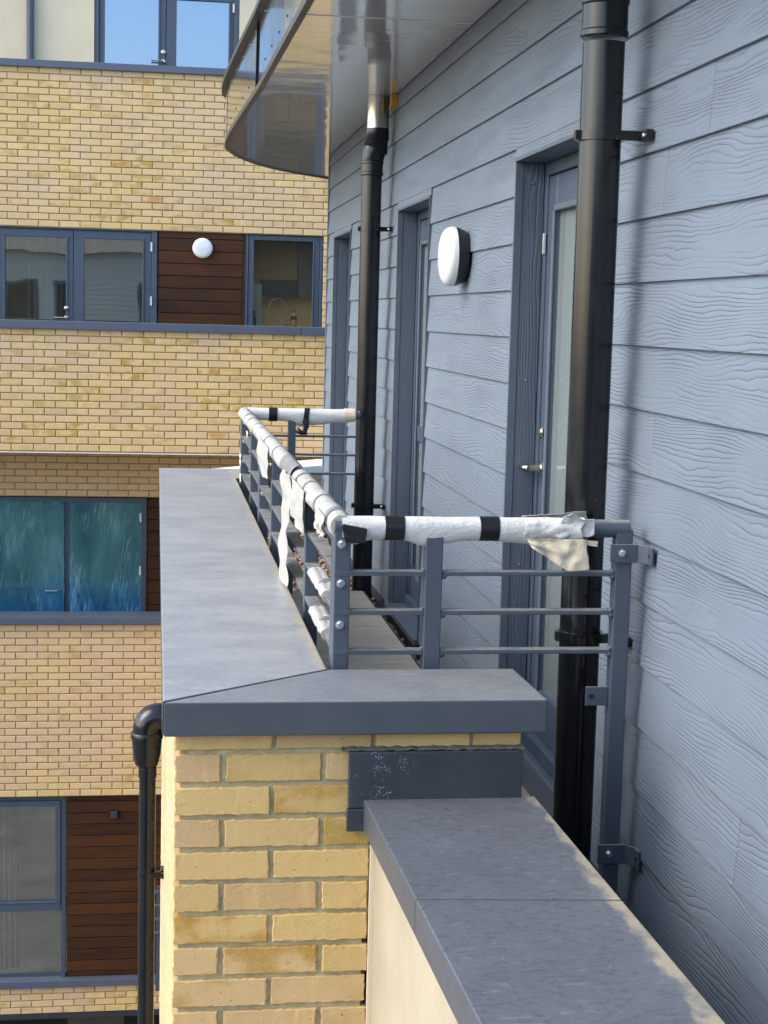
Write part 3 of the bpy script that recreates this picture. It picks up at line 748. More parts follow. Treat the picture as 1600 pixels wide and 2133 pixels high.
# board joints read off the photograph: (course index counted down from the top line, y)
for k, y in ((2, 3.52), (3, 3.83), (4, 3.12), (7, 3.84), (10, 3.83), (12, 3.13), (1, 2.1), (5, 2.3), (6, 1.4), (8, 2.2), (9, 1.9), (11, 1.2),
             (-1, 2.0), (-2, 3.3), (0, 6.9), (-1, 8.8), (1, 9.5), (-2, 6.1), (5, 6.12), (4, 6.35), (9, 6.0), (0, 3.0), (2, 8.9), (1, 6.2), (-1, 5.4)):
    joint_y.setdefault(k, []).append(y)
def board(y0, y1, zb, zt, top):
    t = 0.011; hid = 0.03 if top else 0.0
    zt2 = zt+hid; k = 0.012/(0.1902)
    lean = lambda z, z0: (z-z0)*k
    poly = [(XW, zb), (XW+t, zb), (XW+t+(zt2-zb)*k, zt2), (XW+(zt2-zb)*k, zt2)]
    part('cladding_board', MB().prism_y(poly, y0, y1), 'cladding_grey', gb, bevel=0.0012)
for k in range(-3, 15):
    zb = max(zc(k), ZB); zt = zc(k-1)
    if zb > 1.16: continue
    cuts = []
    y0, y1 = -2.0, YE
    segs = [(y0, y1, zb, zt, True)]
    if zb < OT:
        segs = []
        prev = y0
        for (a, b) in OPEN:
            segs.append((prev, a-0.004, zb, zt, True)); prev = b+0.004
            if zt > OT+0.02: segs.append((a-0.001, b+0.001, OT+0.012, zt, True))
        segs.append((prev, y1, zb, zt, True))
    for (a, b, lo, hi, tp_) in segs:
        js = sorted(j for j in joint_y.get(k, []) if a+0.05 < j < b-0.05); pts = [a]+js+[b]
        for i in range(len(pts)-1):
            board(pts[i]+(0.0012 if i else 0), pts[i+1]-(0.0012 if i < len(pts)-2 else 0), lo, hi, tp_)
# return wall at the far end, in one piece of lapped boards each
for k in range(-3, 15):
    zb = max(zc(k), ZB); zt = zc(k-1)
    if zb > 1.16: continue
    pl = [(YE+0.012, zb), (YE, zb), (YE-0.012, zt+0.03), (YE, zt+0.03)]
    m = MB(); m.add([(XW+0.01, y, z) for y, z in pl]+[(4.6, y, z) for y, z in pl], [(0,1,2,3),(7,6,5,4),(0,4,5,1),(1,5,6,2),(2,6,7,3),(3,7,4,0)])
    part('cladding_board', m, 'cladding_end', gb)
part('corner_trim', B(XW-0.004, XW+0.03, YE+0.001, YE+0.03, ZB, 1.15), 'cladding_grey', gb)
part('base_trim', B(XW+0.012, XW+0.0295, -2.0, YE, ZB-0.16, ZB-0.004), 'dark_void', gb)
# door openings
XD = 1.325
for n_, (a, b) in enumerate(OPEN):
    tr = MB()
    tr.box(XW+0.001, XW+0.027, b-0.012, b+0.003, OB, OT)                 # edge trim, far jamb
    tr.box(XW-0.006, XW+0.031, a-0.0035, a+0.004, OB, OT+0.004)           # thin trim, near jamb
    tr.box(XW-0.004, XW+0.0195, a+0.0045, b-0.0125, OT, OT+0.0115)        # head trim
    part('opening_trim', tr, 'trim_blue', gb)
    part('reveal_board', B(XW+0.0285, XD-0.008, b-0.010, b+0.01, OB, OT-0.001), 'reveal_grain', gb, bevel=0.002)
    rb = MB(); rb.box(XW+0.0285, XD-0.008, a+0.0045, a+0.02, OB, OT-0.001); part('reveal_board', rb, 'reveal_grain', gb)
    part('head_board', B(XW+0.020, XD-0.008, a+0.0205, b-0.0105, OT-0.001, OT+0.011), 'trim_blue', gb)
    sc1 = MB()
    for z in (OT-0.07, -0.20, -0.85, -1.35): lathe(sc1, [(0, 0.005), (0.002, 0.004)], (XW+0.062, b-0.0105, z), (0,-1,0), 8)
    part('screw', sc1, 'zinc_bolt', gb)
    fr = MB(); fr.box(XD-0.006, XD+0.06, b-0.045, b+0.01, OB, OT); fr.box(XD-0.006, XD+0.06, a-0.01, a+0.045, OB, OT); fr.box(XD-0.006, XD+0.06, a+0.045, b-0.045, OT-0.045, OT); fr.box(XD-0.03, XD+0.06, a+0.045, b-0.045, OB, OB+0.05)
    d = part('door', fr, 'frame_blue', gb, bevel=0.004)
    l0, l1, t0, t1 = a+0.048, b-0.048, OB+0.053, OT-0.048
    mid = (l0+l1)/2
    if n_ != 1:
        lf = MB(); st = 0.115
        lf.box(XD, XD+0.05, l1-st, l1, t0, t1); lf.box(XD, XD+0.05, l0, l0+st, t0, t1)
        lf.box(XD, XD+0.05, l0+st, l1-st, t1-0.12, t1); lf.box(XD, XD+0.05, l0+st, l1-st, t0, t0+0.16)
    else:
        lf = MB(); st = 0.085
        lf.box(XD, XD+0.05, l1-st, l1, t0, t1); lf.box(XD, XD+0.05, l0, l0+st, t0, t1)
        lf.box(XD, XD+0.05, l0+st, l1-st, t1-0.1, t1); lf.box(XD, XD+0.05, l0+st, l1-st, t0, t0+0.1); lf.box(XD, XD+0.05, l0+st, l1-st, -0.62, -0.54)
    part('leaf', lf, 'frame_blue', d, bevel=0.006)
    bd = MB(); g0, g1, h0, h1 = l0+st, l1-st, t0+0.16, t1-0.12
    bd.box(XD-0.010, XD+0.0, g1-0.004, g1+0.018, h0, h1); bd.box(XD-0.010, XD, g0-0.018, g0+0.004, h0, h1); bd.box(XD-0.010, XD, g0+0.004, g1-0.004, h1-0.004, h1+0.018)
    part('glazing_bead', bd, 'trim_blue', d, bevel=0.004)
    part('pane', B(XD+0.014, XD+0.036, g0-0.005, g1+0.005, t0+0.09, h1+0.015), 'glass_green', d)
    part('pane_backing', B(XD+0.065, XD+0.075, g0-0.1, g1+0.1, OB+0.01, OT-0.01), 'backing_pale', d)  # added pale backing that makes the door glass read lighter
    if n_ == 0:
      for hz_ in (0.27,):
        part('hinge', B(XD-0.014, XD-0.006, l1-0.003, l1+0.009, hz_-0.035, hz_+0.035), 'hinge_white', d)
    if n_ == 0:
        hy, hz_ = 5.39, -0.50
        m = MB(); lathe(m, [(0,0.026),(0.010,0.026),(0.013,0.015),(0.05,0.012)], (XD, hy, hz_), (-1,0,0), 16)
        m.tube([(XD-0.05, hy, hz_), (XD-0.058, hy+0.01, hz_), (XD-0.060, hy+0.03, hz_), (XD-0.056, hy+0.12, hz_+0.004)], [0.012,0.012,0.011,0.010], 12)
        part('handle', m, 'steel', d, True, 40)
        m = MB(); lathe(m, [(0,0.024),(0.012,0.024),(0.016,0.012),(0.024,0.012)], (XD, hy, hz_+0.125), (-1,0,0), 16)
        part('lock', m, 'steel', d, True, 40)
        part('lock_plate', B(XD-0.004, XD-0.0005, hy-0.008, hy+0.008, hz_+0.03, hz_+0.10), 'steel', d)
    part('threshold', B(XW-0.02, XD+0.05, a+0.004, b-0.004, OB-0.03, OB-0.002), 'sill_blue', d, bevel=0.003)
part('apron', B(XW-0.022, XW-0.0125, 4.5, 5.52, -1.62, -1.40), 'sill_blue', gb)

# wall lamp and small vent on the cladding
bl = bulkhead((XW-0.002, 6.36, 0.252), (-1,0,0), 0.118, 'bulkhead_lamp', 'white bulkhead lamp with a black base on the grey cladding between two recessed doors', 0.051)
for o in bl.children: pass
ov = thing('overflow_pipe', 'tiny orange yellow vent box tucked under the soffit beside the far pipe', 'vent', (XW, 8.40, 1.10))
part('body', B(XW-0.030, XW+0.005, 8.38, 8.42, 1.078, 1.150), 'vent_orange', ov, bevel=0.004)
part('lip', B(XW-0.034, XW-0.0305, 8.375, 8.425, 1.074, 1.09), 'vent_orange', ov)

# ------------------------------------------------------------------ canopy over the balcony
ZS = 1.153
out = [(0.62, 0.6), (0.585, 2.5), (0.555, 4.5), (0.535, 6.05), (0.505, 8.35), (0.470, 9.6), (0.449, 10.54), (0.447, 11.05), (0.462, 11.4), (0.506, 11.67), (0.562, 11.95), (0.638, 12.22), (0.735, 12.5), (0.852, 12.76), (0.98, 12.99), (1.116, 13.2), (1.45, 13.62), (1.9, 14.05), (2.6, 14.5)]
cn = thing('canopy', 'curved grey metal balcony canopy with glossy soffit overhanging the clad wall', 'canopy', (1.2, 7, ZS))
def strip_panel(y_breaks): pass
# soffit in two sheets with a joint
def cut(poly_edge, ya, yb):
    pts = []
    for i in range(len(poly_edge)-1):
        p, q = poly_edge[i], poly_edge[i+1]
        n = 6
        for k in range(n):
            s = k/n; y = p[1]+(q[1]-p[1])*s
            if ya <= y <= yb: pts.append((p[0]+(q[0]-p[0])*s, y))
        for lim in (ya, yb):
            if p[1] < lim < q[1]:
                s = (lim-p[1])/(q[1]-p[1]); pts.append((p[0]+(q[0]-p[0])*s, lim))
    if poly_edge[-1][1] <= yb: pts.append(poly_edge[-1])
    return sorted(set(pts), key=lambda q: q[1])
for (ya, yb) in ((0.6, 6.33), (6.345, 20)):
    e = cut(out, ya, yb); e = [(x+0.022, y) for x, y in e]
    poly = e+([(3.2, e[-1][1]), (3.2, YE+0.05), (XW-0.001, YE+0.05)] if yb > 15 else [(XW-0.001, e[-1][1])])+[(XW-0.001, e[0][1])]
    part('soffit_panel', MB().prism(poly, ZS, ZS+0.012), 'soffit_gloss', cn)
part('soffit_joint', B(0.56, XW-0.002, 6.331, 6.344, ZS-0.0015, ZS+0.01), 'vent_orange' if False else 'white_coping', cn)
# lip, fascia sheets, cap and flashing follow the outline
dense = cut(out, 0, 40)
def ribbon(name, ya, yb, off, z0, z1, th, mat, slope=0.0, bevel=0.0):
    e = [p for p in dense if ya <= p[1] <= yb]
    vs = []; fs = []
    for i, (x, y) in enumerate(e):
        p = Vector(e[max(i-1, 0)]); q = Vector(e[min(i+1, len(e)-1)]); d = (q-p).normalized(); nx, ny = -d.y, d.x
        for (o_, z) in ((off, z0), (off+slope, z1), (off+slope-th, z1), (off-th, z0)): vs.append((x+nx*o_, y+ny*o_, z))
    for i in range(len(e)-1):
        for k in range(4): fs.append((i*4+k, (i+1)*4+k, (i+1)*4+(k+1)%4, i*4+(k+1)%4))
    fs += [(0,1,2,3), tuple((len(e)-1)*4+k for k in (3,2,1,0))]
    m = MB().add(vs, fs); bm = bmesh.new(); me = m.mesh(name, mat, True, 35); bm.from_mesh(me); bmesh.ops.recalc_face_normals(bm, faces=bm.faces[:]); bm.to_mesh(me); bm.free()
    return link(name, me, cn)
ribbon('edge_lip', 0, 40, 0.006, ZS-0.010, ZS+0.020, 0.028, 'lip_brown')
for (ya, yb) in ((0.6, 5.2), (5.205, 8.5), (8.505, 10.8), (10.805, 12.6), (12.605, 15)):
    ribbon('fascia_panel', ya, yb, 0.004, ZS+0.021, ZS+0.365, 0.012, 'fascia_metal', -0.004)
ribbon('cap_trim', 0, 40, 0.032, ZS+0.355, ZS+0.385, 0.05, 'rail_lip')
ribbon('flashing', 0, 40, 0.016, ZS+0.386, ZS+0.52, 0.015, 'fascia_metal', -0.05)
part('roof_deck', MB().prism([(x+0.06, y) for x, y in dense]+[(3.2, 14.5), (3.2, 0.6)], ZS+0.48, ZS+0.53), 'rail_lip', cn)
rv = MB(); run = 0.0
for i in range(len(dense)-1):
    (x, y), (x2, y2) = dense[i], dense[i+1]; d = Vector((x2-x, y2-y)); 
    if d.length < 1e-4: continue
    d.normalize(); nx, ny = -d.y, d.x
    run = run+math.hypot(x2-x, y2-y)
    if run < 0.33: continue
    run = 0.0
    for z in (ZS+0.08, ZS+0.30):
        lathe(rv, [(0, 0.009), (0.003, 0.007)], (x+nx*0.004, y+ny*0.004, z), (nx, ny, 0), 8)
part('rivet', rv, 'rail_lip', cn, kind='stuff')

# ------------------------------------------------------------------ drain pipes
def collar(m, x, y, z, r, h=0.016): lathe(m, [(-h/2, r*0.96), (-h/4, r), (h/4, r), (h/2, r*0.96)], (x, y, z), (0,0,1), 32)
def bracket(x, y, z, r, par, side=1, hh=0.024):
    m = MB(); lathe(m, [(-hh/2, r+0.007), (hh/2, r+0.007)], (x, y, z), (0,0,1), 32)
    m.box(x+r*0.3, XW-0.004, y-r*0.95, y-r*0.62, z-hh/2, z+hh/2)
    m.box(XW-0.02, XW-0.002, y-r*1.5-0.02, y-r*0.6, z-hh/2, z+hh/2)
    m.box(x-r-0.015, x-r-0.003, y-0.02, y+0.0, z-hh/2, z+hh/2)
    b = part('bracket', m, 'pvc_black', par, True, 30)
    s = MB(); lathe(s, [(0, 0.007), (0.003, 0.005)], (XW-0.0205, y-r*1.35, z), (-1,0,0), 10); part('screw', s, 'zinc_bolt', b)
P1 = (1.104, 4.02); R1 = 0.053
p1 = thing('soil_pipe', 'fat glossy black soil pipe nearest the camera behind the railing end', 'pipe', (P1[0], P1[1], -1.62))
m = MB().tube([(P1[0], P1[1], -1.62), (P1[0], P1[1], 0.70)], R1, 40)
part('pipe', m, 'pvc_black', p1, True, 40)
m = MB(); lathe(m, [(0.655, 0.0565), (0.66, 0.0605), (0.672, 0.0605), (0.676, 0.0575), (0.735, 0.0575), (0.74, 0.0605), (0.748, 0.0605), (0.752, 0.0565), (0.79, 0.0565)], (P1[0], P1[1], 0.055), (0,0,1), 40)
part('socket', m, 'pvc_black', p1, True, 30)
m = MB().tube([(P1[0], P1[1], 0.80), (P1[0]-0.004, P1[1], 0.86), (P1[0]-0.03, P1[1], 0.93), (P1[0]-0.05, P1[1]+0.0, 1.0), (P1[0]-0.055, P1[1], 1.16)], [0.0555,0.057,0.0575,0.0555,0.055], 36)
lathe(m, [(0, 0.066), (0.012, 0.068), (0.024, 0.064)], (P1[0]-0.008, P1[1], 0.855), (-0.2, 0, 1), 36)
part('bend', m, 'pvc_black', p1, True, 40)
for z in (0.47, -0.81): bracket(P1[0], P1[1], z, R1, p1)
P2 = (1.110, 8.50); R2 = 0.0535
p2 = thing('soil_pipe', 'far black soil pipe with a shiny steel sleeve under the canopy soffit', 'pipe', (P2[0], P2[1], -1.62))
part('pipe', MB().tube([(P2[0], P2[1], -1.62), (P2[0], P2[1], 0.80)], R2, 36), 'pvc_black', p2, True, 40)
m = MB(); lathe(m, [(0.74, 0.056), (0.745, 0.0615), (0.757, 0.0615), (0.76, 0.0575), (0.80, 0.0575), (0.804, 0.061), (0.815, 0.061), (0.818, 0.056)], (P2[0], P2[1], 0), (0,0,1), 36)
m.tube([(P2[0], P2[1], 0.81), (P2[0]+0.004, P2[1], 0.855), (P2[0]+0.018, P2[1], 0.895), (P2[0]+0.022, P2[1], 0.93)], [0.056,0.063,0.064,0.059], 36)
lathe(m, [(0, 0.0665), (0.012, 0.068), (0.02, 0.0645)], (P2[0]+0.012, P2[1], 0.872), (0.35, 0, 1), 36)
part('bend', m, 'pvc_black', p2, True, 40)
m = MB(); lathe(m, [(0.925, 0.0595), (0.93, 0.062), (0.985, 0.0605)], (P2[0]+0.024, P2[1], 0), (0,0,1), 36); part('socket', m, 'pvc_black', p2, True, 40)
part('sleeve', MB().tube([(P2[0]+0.025, P2[1], 0.98), (P2[0]+0.025, P2[1], 1.152)], 0.0585, 40), 'steel', p2, True, 40)
for z in (0.465, -1.0): bracket(P2[0], P2[1], z, R2, p2)

# ------------------------------------------------------------------ brick parapet of the balcony
YP = 3.506
ZC = -0.848
pp = thing('parapet_wall', 'buff brick balcony parapet with wide grey metal coping in front of the clad wall', 'wall', (0.25, 6, GZ))
core = MB()
core.box(0.060, 0.397, YP+0.0055, 8.86, GZ, -0.868); core.box(0.397, 0.478, YP+0.0055, 3.78, GZ, -0.868); core.box(0.478, 0.822, YP+0.0055, 3.78, -1.40, -0.868)
core.box(0.397, 0.58, 8.42, 8.86, GZ, -0.868)
part('mortar_core', core, 'mortar_grey', pp)
BZ = -0.902
for i in range(4):
    for (key, L) in (('pf', 0.215), ('ph', 0.1025)):
        pass
def pier_brick(x, L, c, seed):
    mb, mat = brick_mesh(L, 0.0625, 0.1025, seed, 22 if L > 0.15 else 11, 7, 0.0014, 0.0017)
    z = BZ-0.075*(c+1)+0.0125+random.uniform(-.001, .001)
    me = mb.mesh('brick', 'brick_pier')
    return link('brick', me, pp, (x, YP-0.002+random.uniform(-.002, .002), z))
seed = 100
for x in (0.048, 0.2735, 0.499): seed += 1; pier_brick(x, 0.215, 0, seed)
pier_brick(0.7245, 0.110, 0, 99)
for c in range(1, 20):
    if c % 2: row = ((0.048, 0.1025), (0.162, 0.213), (0.386, 0.104))
    else: row = ((0.048, 0.213), (0.273, 0.216))
    for (x, L) in row:
        seed += 1; dx = random.uniform(-.002, .002)
        pier_brick(x+dx*(x > 0.05), L-abs(dx), c, seed)
sb = MB()
for c in range(0, 40):
    z = BZ-0.075*(c+1)+0.0125; y = YP+0.112-(0.1125 if c % 2 else 0.0)
    while y < 8.84:
        ya = max(y, YP+0.112); L = min(y+0.215, 8.84)-ya
        if L > 0.04:
            mb, _ = brick_mesh(L, 0.0625, 0.03, c*100+int(y*10), 2, 1, 0.0025, 0.006)
            brick_mass_add(sb, mb, 0.048, ya+L, z, random.uniform(0.01, 1), True)
        y += 0.225
part('side_brickwork', sb, 'brick_side', pp, kind='stuff')
# coping sheets: folded metal with a down-turned front
def coping_piece(poly, z0, z1, mat, par, bev=0.004, name='coping_sheet'):
    return part(name, MB().prism(poly, z0, z1), mat, par, bevel=bev)
X0, X1c = 0.019, 0.416
g = 0.0026
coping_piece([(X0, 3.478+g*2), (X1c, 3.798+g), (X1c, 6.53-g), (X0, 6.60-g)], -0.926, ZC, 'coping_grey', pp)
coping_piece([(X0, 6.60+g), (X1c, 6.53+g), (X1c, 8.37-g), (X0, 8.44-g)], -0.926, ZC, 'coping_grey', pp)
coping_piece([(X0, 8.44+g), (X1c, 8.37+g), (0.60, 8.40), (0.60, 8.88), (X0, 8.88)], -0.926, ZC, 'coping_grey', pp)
coping_piece([(X0+0.001, 3.474), (0.886, 3.474), (0.878, 3.798), (X1c+g*2, 3.798)], -0.927, ZC-0.0008, 'coping_return', pp)
# lead flashing where the lower coping meets the pier
fl = thing('lead_flashing', 'dark stepped flashing sheet with white speckles on the brick pier', 'flashing', (0.6, 3.5, -1.1))
part('upstand', B(0.436, 0.836, 3.484, 3.499, -1.10, -0.969), 'flash_speckled', fl, bevel=0.003)
part('drop_leg', B(0.434, 0.474, 3.480, 3.497, -1.152, -1.1005), 'flash_lead', fl, bevel=0.002)
mt = MB()
mt.grid(lambda u, v: (0.42+0.42*u, 3.503-0.016*(1-v)+0.002*noise.noise(Vector((u*30, v*4, 2))), -0.9665+0.006*v+0.004*noise.noise(Vector((u*25, v*2, 7)))), 60, 2)
part('pointing', mt, 'pointing_grey', fl)
# lower parapet towards the camera
lp = thing('lower_parapet', 'lower cream rendered parapet with a mottled grey metal coping running towards the camera', 'wall', (0.68, 2, GZ))
def lx(y, side): # edges of the coping, slightly skewed to the wall
    return (0.471+0.0287*(3.508-y)) if side == 0 else (0.868+0.019*(3.508-y))
for (ya, yb, sk) in ((3.494, 2.8520, 0), (2.8470, 1.3, 0), (1.297, -0.6, 0)):
    s = 0.02 if ya < 3.4 else 0; e = 0.02
    coping_piece([(lx(ya, 0), ya+s*.6), (lx(ya, 1), ya-s), (lx(yb, 1), yb-e), (lx(yb, 0), yb+e*.6)], -1.152, -1.080, 'coping_lower', lp, 0.003)
part('render_wall', MB().prism([(lx(3.49, 0)+0.030, 3.49), (0.835, 3.49), (0.86, -0.5), (lx(-0.5, 0)+0.03, -0.5)], GZ, -1.1525), 'render_cream', lp)
part('edge_bead', B(0.4915, 0.5065, 3.4915, 3.506, -3.5, -1.153), 'render_pale', lp)
# gutter behind the lower parapet
part('gutter_floor', B(0.80, XW+0.03, -0.5, 4.2, -1.66, -1.62), 'dark_void', lp)
# concrete upstand behind the pier
up_ = MB().grid(lambda u, v: (0.86+0.33*v, 3.8+0.9*u, -1.50+0.10*v+0.012*noise.noise(Vector((u*9, v*5, 1)))), 16, 8)
cs = part('concrete_kerb', MB().box(0.99, XW+0.008, 4.14, 6.9, -1.95, -1.50), 'concrete', None, bevel=0.02); tag(cs, 'dirty concrete kerb under the nearest door behind the brick pier', 'kerb')
up_ = None
# ------------------------------------------------------------------ balcony deck
dk = thing('balcony_deck', 'beige paved balcony floor behind the railing', 'floor', (0.75, 6, -1.45))
y = 3.86
i = 0
seams = [3.80, 4.05, 4.42, 4.80, 5.17, 5.55, 5.92, 6.30, 6.67, 7.05, 7.42, 7.80, 8.17, 8.41]
for a, b in zip(seams[:-1], seams[1:]):
    part('paving_slab', B(0.405, 1.105, a+0.002, b-0.002, -1.49, -1.45+random.uniform(-.001, .001)), 'deck_slab', dk, bevel=0.003)
part('deck_base', B(0.41, XW+0.028, 3.79, 11.6, -1.75, -1.60), 'concrete', dk)
part('deck_edge', B(1.107, 1.115, 3.8, 8.4, -1.59, -1.452), 'rail_lip', dk)
pb = MB()
def pebble(x, y, z, r, t):
    q = []
    for (a, b_, c) in ((1,0,0),(-1,0,0),(0,1,0),(0,-1,0),(0,0,1),(0,0,-1)):
        q.append((x+a*r*random.uniform(.8,1.4), y+b_*r*random.uniform(.8,1.4), z+c*r*random.uniform(.6,.9)))
    pb.add(q, [(0,2,4),(2,1,4),(1,3,4),(3,0,4),(2,0,5),(1,2,5),(3,1,5),(0,3,5)], t)
for i in range(900):
    pebble(random.uniform(1.12, 1.205), random.uniform(5.0, 8.4), -1.575+random.uniform(0, .02), random.uniform(.008, .016), random.uniform(.05, 1))
for i in range(2600):
    pebble(random.uniform(0.45, 1.205), random.uniform(8.42, 11.6), -1.575+random.uniform(0, .03), random.uniform(.012, .022), random.uniform(.05, 1))
peb = part('gravel', pb, 'pebble', None, True); peb['kind'] = 'stuff'
peb['label'] = 'brown pebbles along the wall edge of the balcony'

# ------------------------------------------------------------------ railing
rl = thing('balcony_railing', 'blue grey steel balcony railing with three flat bars and bolted posts', 'railing', (0.45, 6, -1.45))
XR_, YN, YF = 0.452, 3.852, 8.33
RZ = -0.506
BARS = (-0.619, -0.716, -0.815)
def post(x, y, z0, z1, w=0.040): return part('post', B(x-w/2, x+w/2, y-w/2, y+w/2, z0, z1), 'rail_blue', rl, bevel=0.003)
for y in (YN, YN+0.042, 4.62, 6.02, 6.74, 6.782, 7.38, 8.24, 8.282): post(XR_, y, -1.46, RZ)
post(0.678, YN, -1.44, RZ-0.01, 0.043); post(0.70, YF, -1.46, RZ)
post(1.158, YN, -1.56, RZ, 0.042); pass
# top rail: tube with mitred elbows
m = MB().tube([(XR_, YF, RZ), (XR_, YN, RZ)], 0.0225, 24); part('top_rail', m, 'rail_blue', rl, True, 40)
m = MB().tube([(XR_-0.02, YN, RZ), (1.172, YN, RZ)], 0.0225, 24); part('top_rail', m, 'rail_blue', rl, True, 40)
m = MB().tube([(XR_-0.02, YF, RZ), (1.055, YF, RZ)], 0.0225, 24); part('top_rail', m, 'rail_blue', rl, True, 40)
m = MB().tube([(1.158, YN, RZ+0.001), (1.158, YN, -0.54)], 0.0215, 20); part('elbow', m, 'rail_blue', rl, True, 40)
wl = MB()
def weld(x, y, z):
    lathe(wl, [(-0.008, 0.003), (-0.003, 0.0075), (0.003, 0.0075), (0.008, 0.003)], (x, y, z), (1,0.3,0.2), 8)
for z in BARS:
    ys = [YN+0.062, 4.60, 4.64, 6.0, 6.04, 6.72, 6.802, 7.36, 7.40, 8.22]
    part('bar', B(XR_-0.019, XR_+0.019, YN+0.062, 6.72, z-0.0055, z+0.0055), 'rail_blue', rl, bevel=0.002)
    part('bar', B(XR_-0.019, XR_+0.019, 6.802, 8.22, z-0.0055, z+0.0055), 'rail_blue', rl, bevel=0.002)
    # near return: mitred flat bar bent round the corner post, then on to the wall post
    part('bar', MB().prism([(XR_-0.018, YN-0.021), (XR_+0.012, YN-0.0215), (XR_+0.022, YN-0.021), (XR_+0.022, YN-0.020), (0.656, YN-0.020), (0.656, YN+0.018), (XR_+0.022, YN+0.018)], z-0.0055, z+0.0055), 'rail_blue', rl, bevel=0.002)
    part('bar', B(0.70, 1.1365, YN-0.018, YN+0.018, z-0.0055, z+0.0055), 'rail_blue', rl, bevel=0.002)
    part('bar', B(XR_+0.021, 0.679, YF-0.018, YF+0.018, z-0.0055, z+0.0055), 'rail_blue', rl, bevel=0.002)
    part('bar', B(0.721, 1.0385, YF-0.018, YF+0.018, z-0.0055, z+0.0055), 'rail_blue', rl, bevel=0.002)
    weld(0.653, YN-0.012, z+0.006); weld(0.704, YN-0.012, z-0.007); weld(1.133, YN-0.012, z+0.006); weld(1.133, YN-0.012, z-0.007)
part('weld', wl, 'rail_blue', rl, True, kind='stuff')
def bolt(x, y, z, par, r=0.0088, ax=(0,-1,0)):
    m = MB(); lathe(m, [(0, r*1.25), (0.002, r*1.25)], (x, y, z), ax, 16)
    lathe(m, [(0.002, r), (0.008, r), (0.0095, r*0.8)], (x, y, z), ax, 6)
    return part('bolt', m, 'zinc_bolt', par)
for z in (-0.546, -0.643, -0.745):
    for y in (YN-0.020, 6.72, 8.22): bolt(XR_-0.004, y, z, rl)
# wall brackets: a plate on the post and a leg bent back along the wall
def wall_bracket(z, h=0.046):
    m = MB(); m.box(1.121, 1.190, 3.822, 3.8305, z-h/2, z+h/2)
    m.prism([(1.190, 3.822), (1.207, 3.795), (1.207, 3.765), (1.2135, 3.765), (1.2135, 3.797), (1.190, 3.8305)], z-h/2, z+h/2)
    b = part('bracket', m, 'rail_blue', rl, bevel=0.0015)
    bolt(1.149, 3.822, z+0.002, b, 0.0075)
    m = MB(); lathe(m, [(0, 0.005), (0.001, 0.005)], (1.2065, 3.782, z), (-1, 0, 0), 12); part('bolt_hole', m, 'dark_void', b)
wall_bracket(-0.565); wall_bracket(-1.338, 0.05)
tb = MB().box(1.0785, 1.137, 3.846, 3.853, -0.957, -0.908)
tab = part('fixing_tab', tb, 'rail_blue', rl, bevel=0.002)
m = MB(); lathe(m, [(0, 0.0065), (0.001, 0.0065)], (1.0925, 3.8455, -0.932), (0,-1,0), 14); part('bolt_hole', m, 'dark_void', tab)

# ------------------------------------------------------------------ fleece wrapped round the rails, with tape
def N(x, y, z): return noise.noise(Vector((x, y, z)))
def wrap(name, label, p0, p1, r, sag=None, seed=0, n=28, step=0.012, mat='fleece_white', spiral=None):
    L = (Vector(p1)-Vector(p0)).length; k = max(4, int(L/step)); pts = [Vector(p0).lerp(Vector(p1), i/k) for i in range(k+1)]
    def fn(i, th, rr, q):
        s = i/k*L
        rr = rr*(1+0.07*N(s*9, math.cos(th)*1.3+seed, math.sin(th)*1.3)+0.035*N(s*30+th*1.5, math.cos(th)*2.5, math.sin(th)*2.5+seed)+0.018*N(s*75, math.cos(th)*4, math.sin(th)*4+seed))
        if spiral: rr += 0.0045*((s/spiral+th/(2*math.pi)) % 1.0)
        off = Vector((0,0,0))
        if sag:
            dn = max(0.0, -math.cos(th)); off = Vector((0,0,-1))*sag(s)*dn**1.5
        return rr, off
    t = thing(name, label, 'rail wrap', p0)
    part('fleece', MB().tube(pts, r, n, True, fn), mat, t, True, 70)
    return t
def band(par, p, d, wdt, r, mat, sag=0.0, tilt=0.0, arc=None):
    d = Vector(d).normalized(); m = MB(); p = Vector(p); k = 6
    pts = [p+d*(wdt*(i/k-0.5)) for i in range(k+1)]
    def fn(i, th, rr, q):
        off = d*tilt*math.cos(th)+Vector((0,0,-1))*sag*max(0, -math.cos(th))**1.5
        return rr*(1+0.02*N(i*0.8, th*1.5, wdt*90)), off
    m.tube(pts, r, 28, True, fn); return part('tape', m, mat, par, True, 50)
def interp(tab, s):
    for (a, va), (b, vb) in zip(tab[:-1], tab[1:]):
        if a <= s <= b:
            u = (s-a)/(b-a); u = u*u*(3-2*u); return va+(vb-va)*u
    return tab[-1][1]
X_0 = 0.462
nt_ = [(0, 0.012), (0.03, 0.018), (0.07, 0.006), (0.12, 0.004), (0.15, 0.008), (0.21, 0.022), (0.26, 0.014), (0.31, 0.006), (0.36, 0.004), (0.42, 0.010), (0.50, 0.018), (0.58, 0.022), (0.66, 0.0)]
nw = wrap('rail_wrap', 'white fleece round the near top rail, loose crumpled end by the soil pipe', (X_0-0.012, YN, RZ), (1.045, YN, RZ), 0.0262, lambda s: interp(nt_, s), 1)
band(nw, (0.579, YN, RZ), (1,0,0), 0.048, 0.0282, 'tape_black', 0.005); band(nw, (0.815, YN, RZ), (1,0,0), 0.048, 0.0282, 'tape_black', 0.005)
m = MB(); m.grid(lambda u, v: (X_0-0.018+0.065*u*(1-0.25*v)+0.012*v, YN-0.033+0.003*N(u*5, v*5, 3), RZ+0.012-0.014*u*0.9-0.046*v+0.01*u*v), 8, 8)
cb = part('tape', m, 'tape_black', nw, True); cb.modifiers.new('t', 'SOLIDIFY').thickness = 0.001
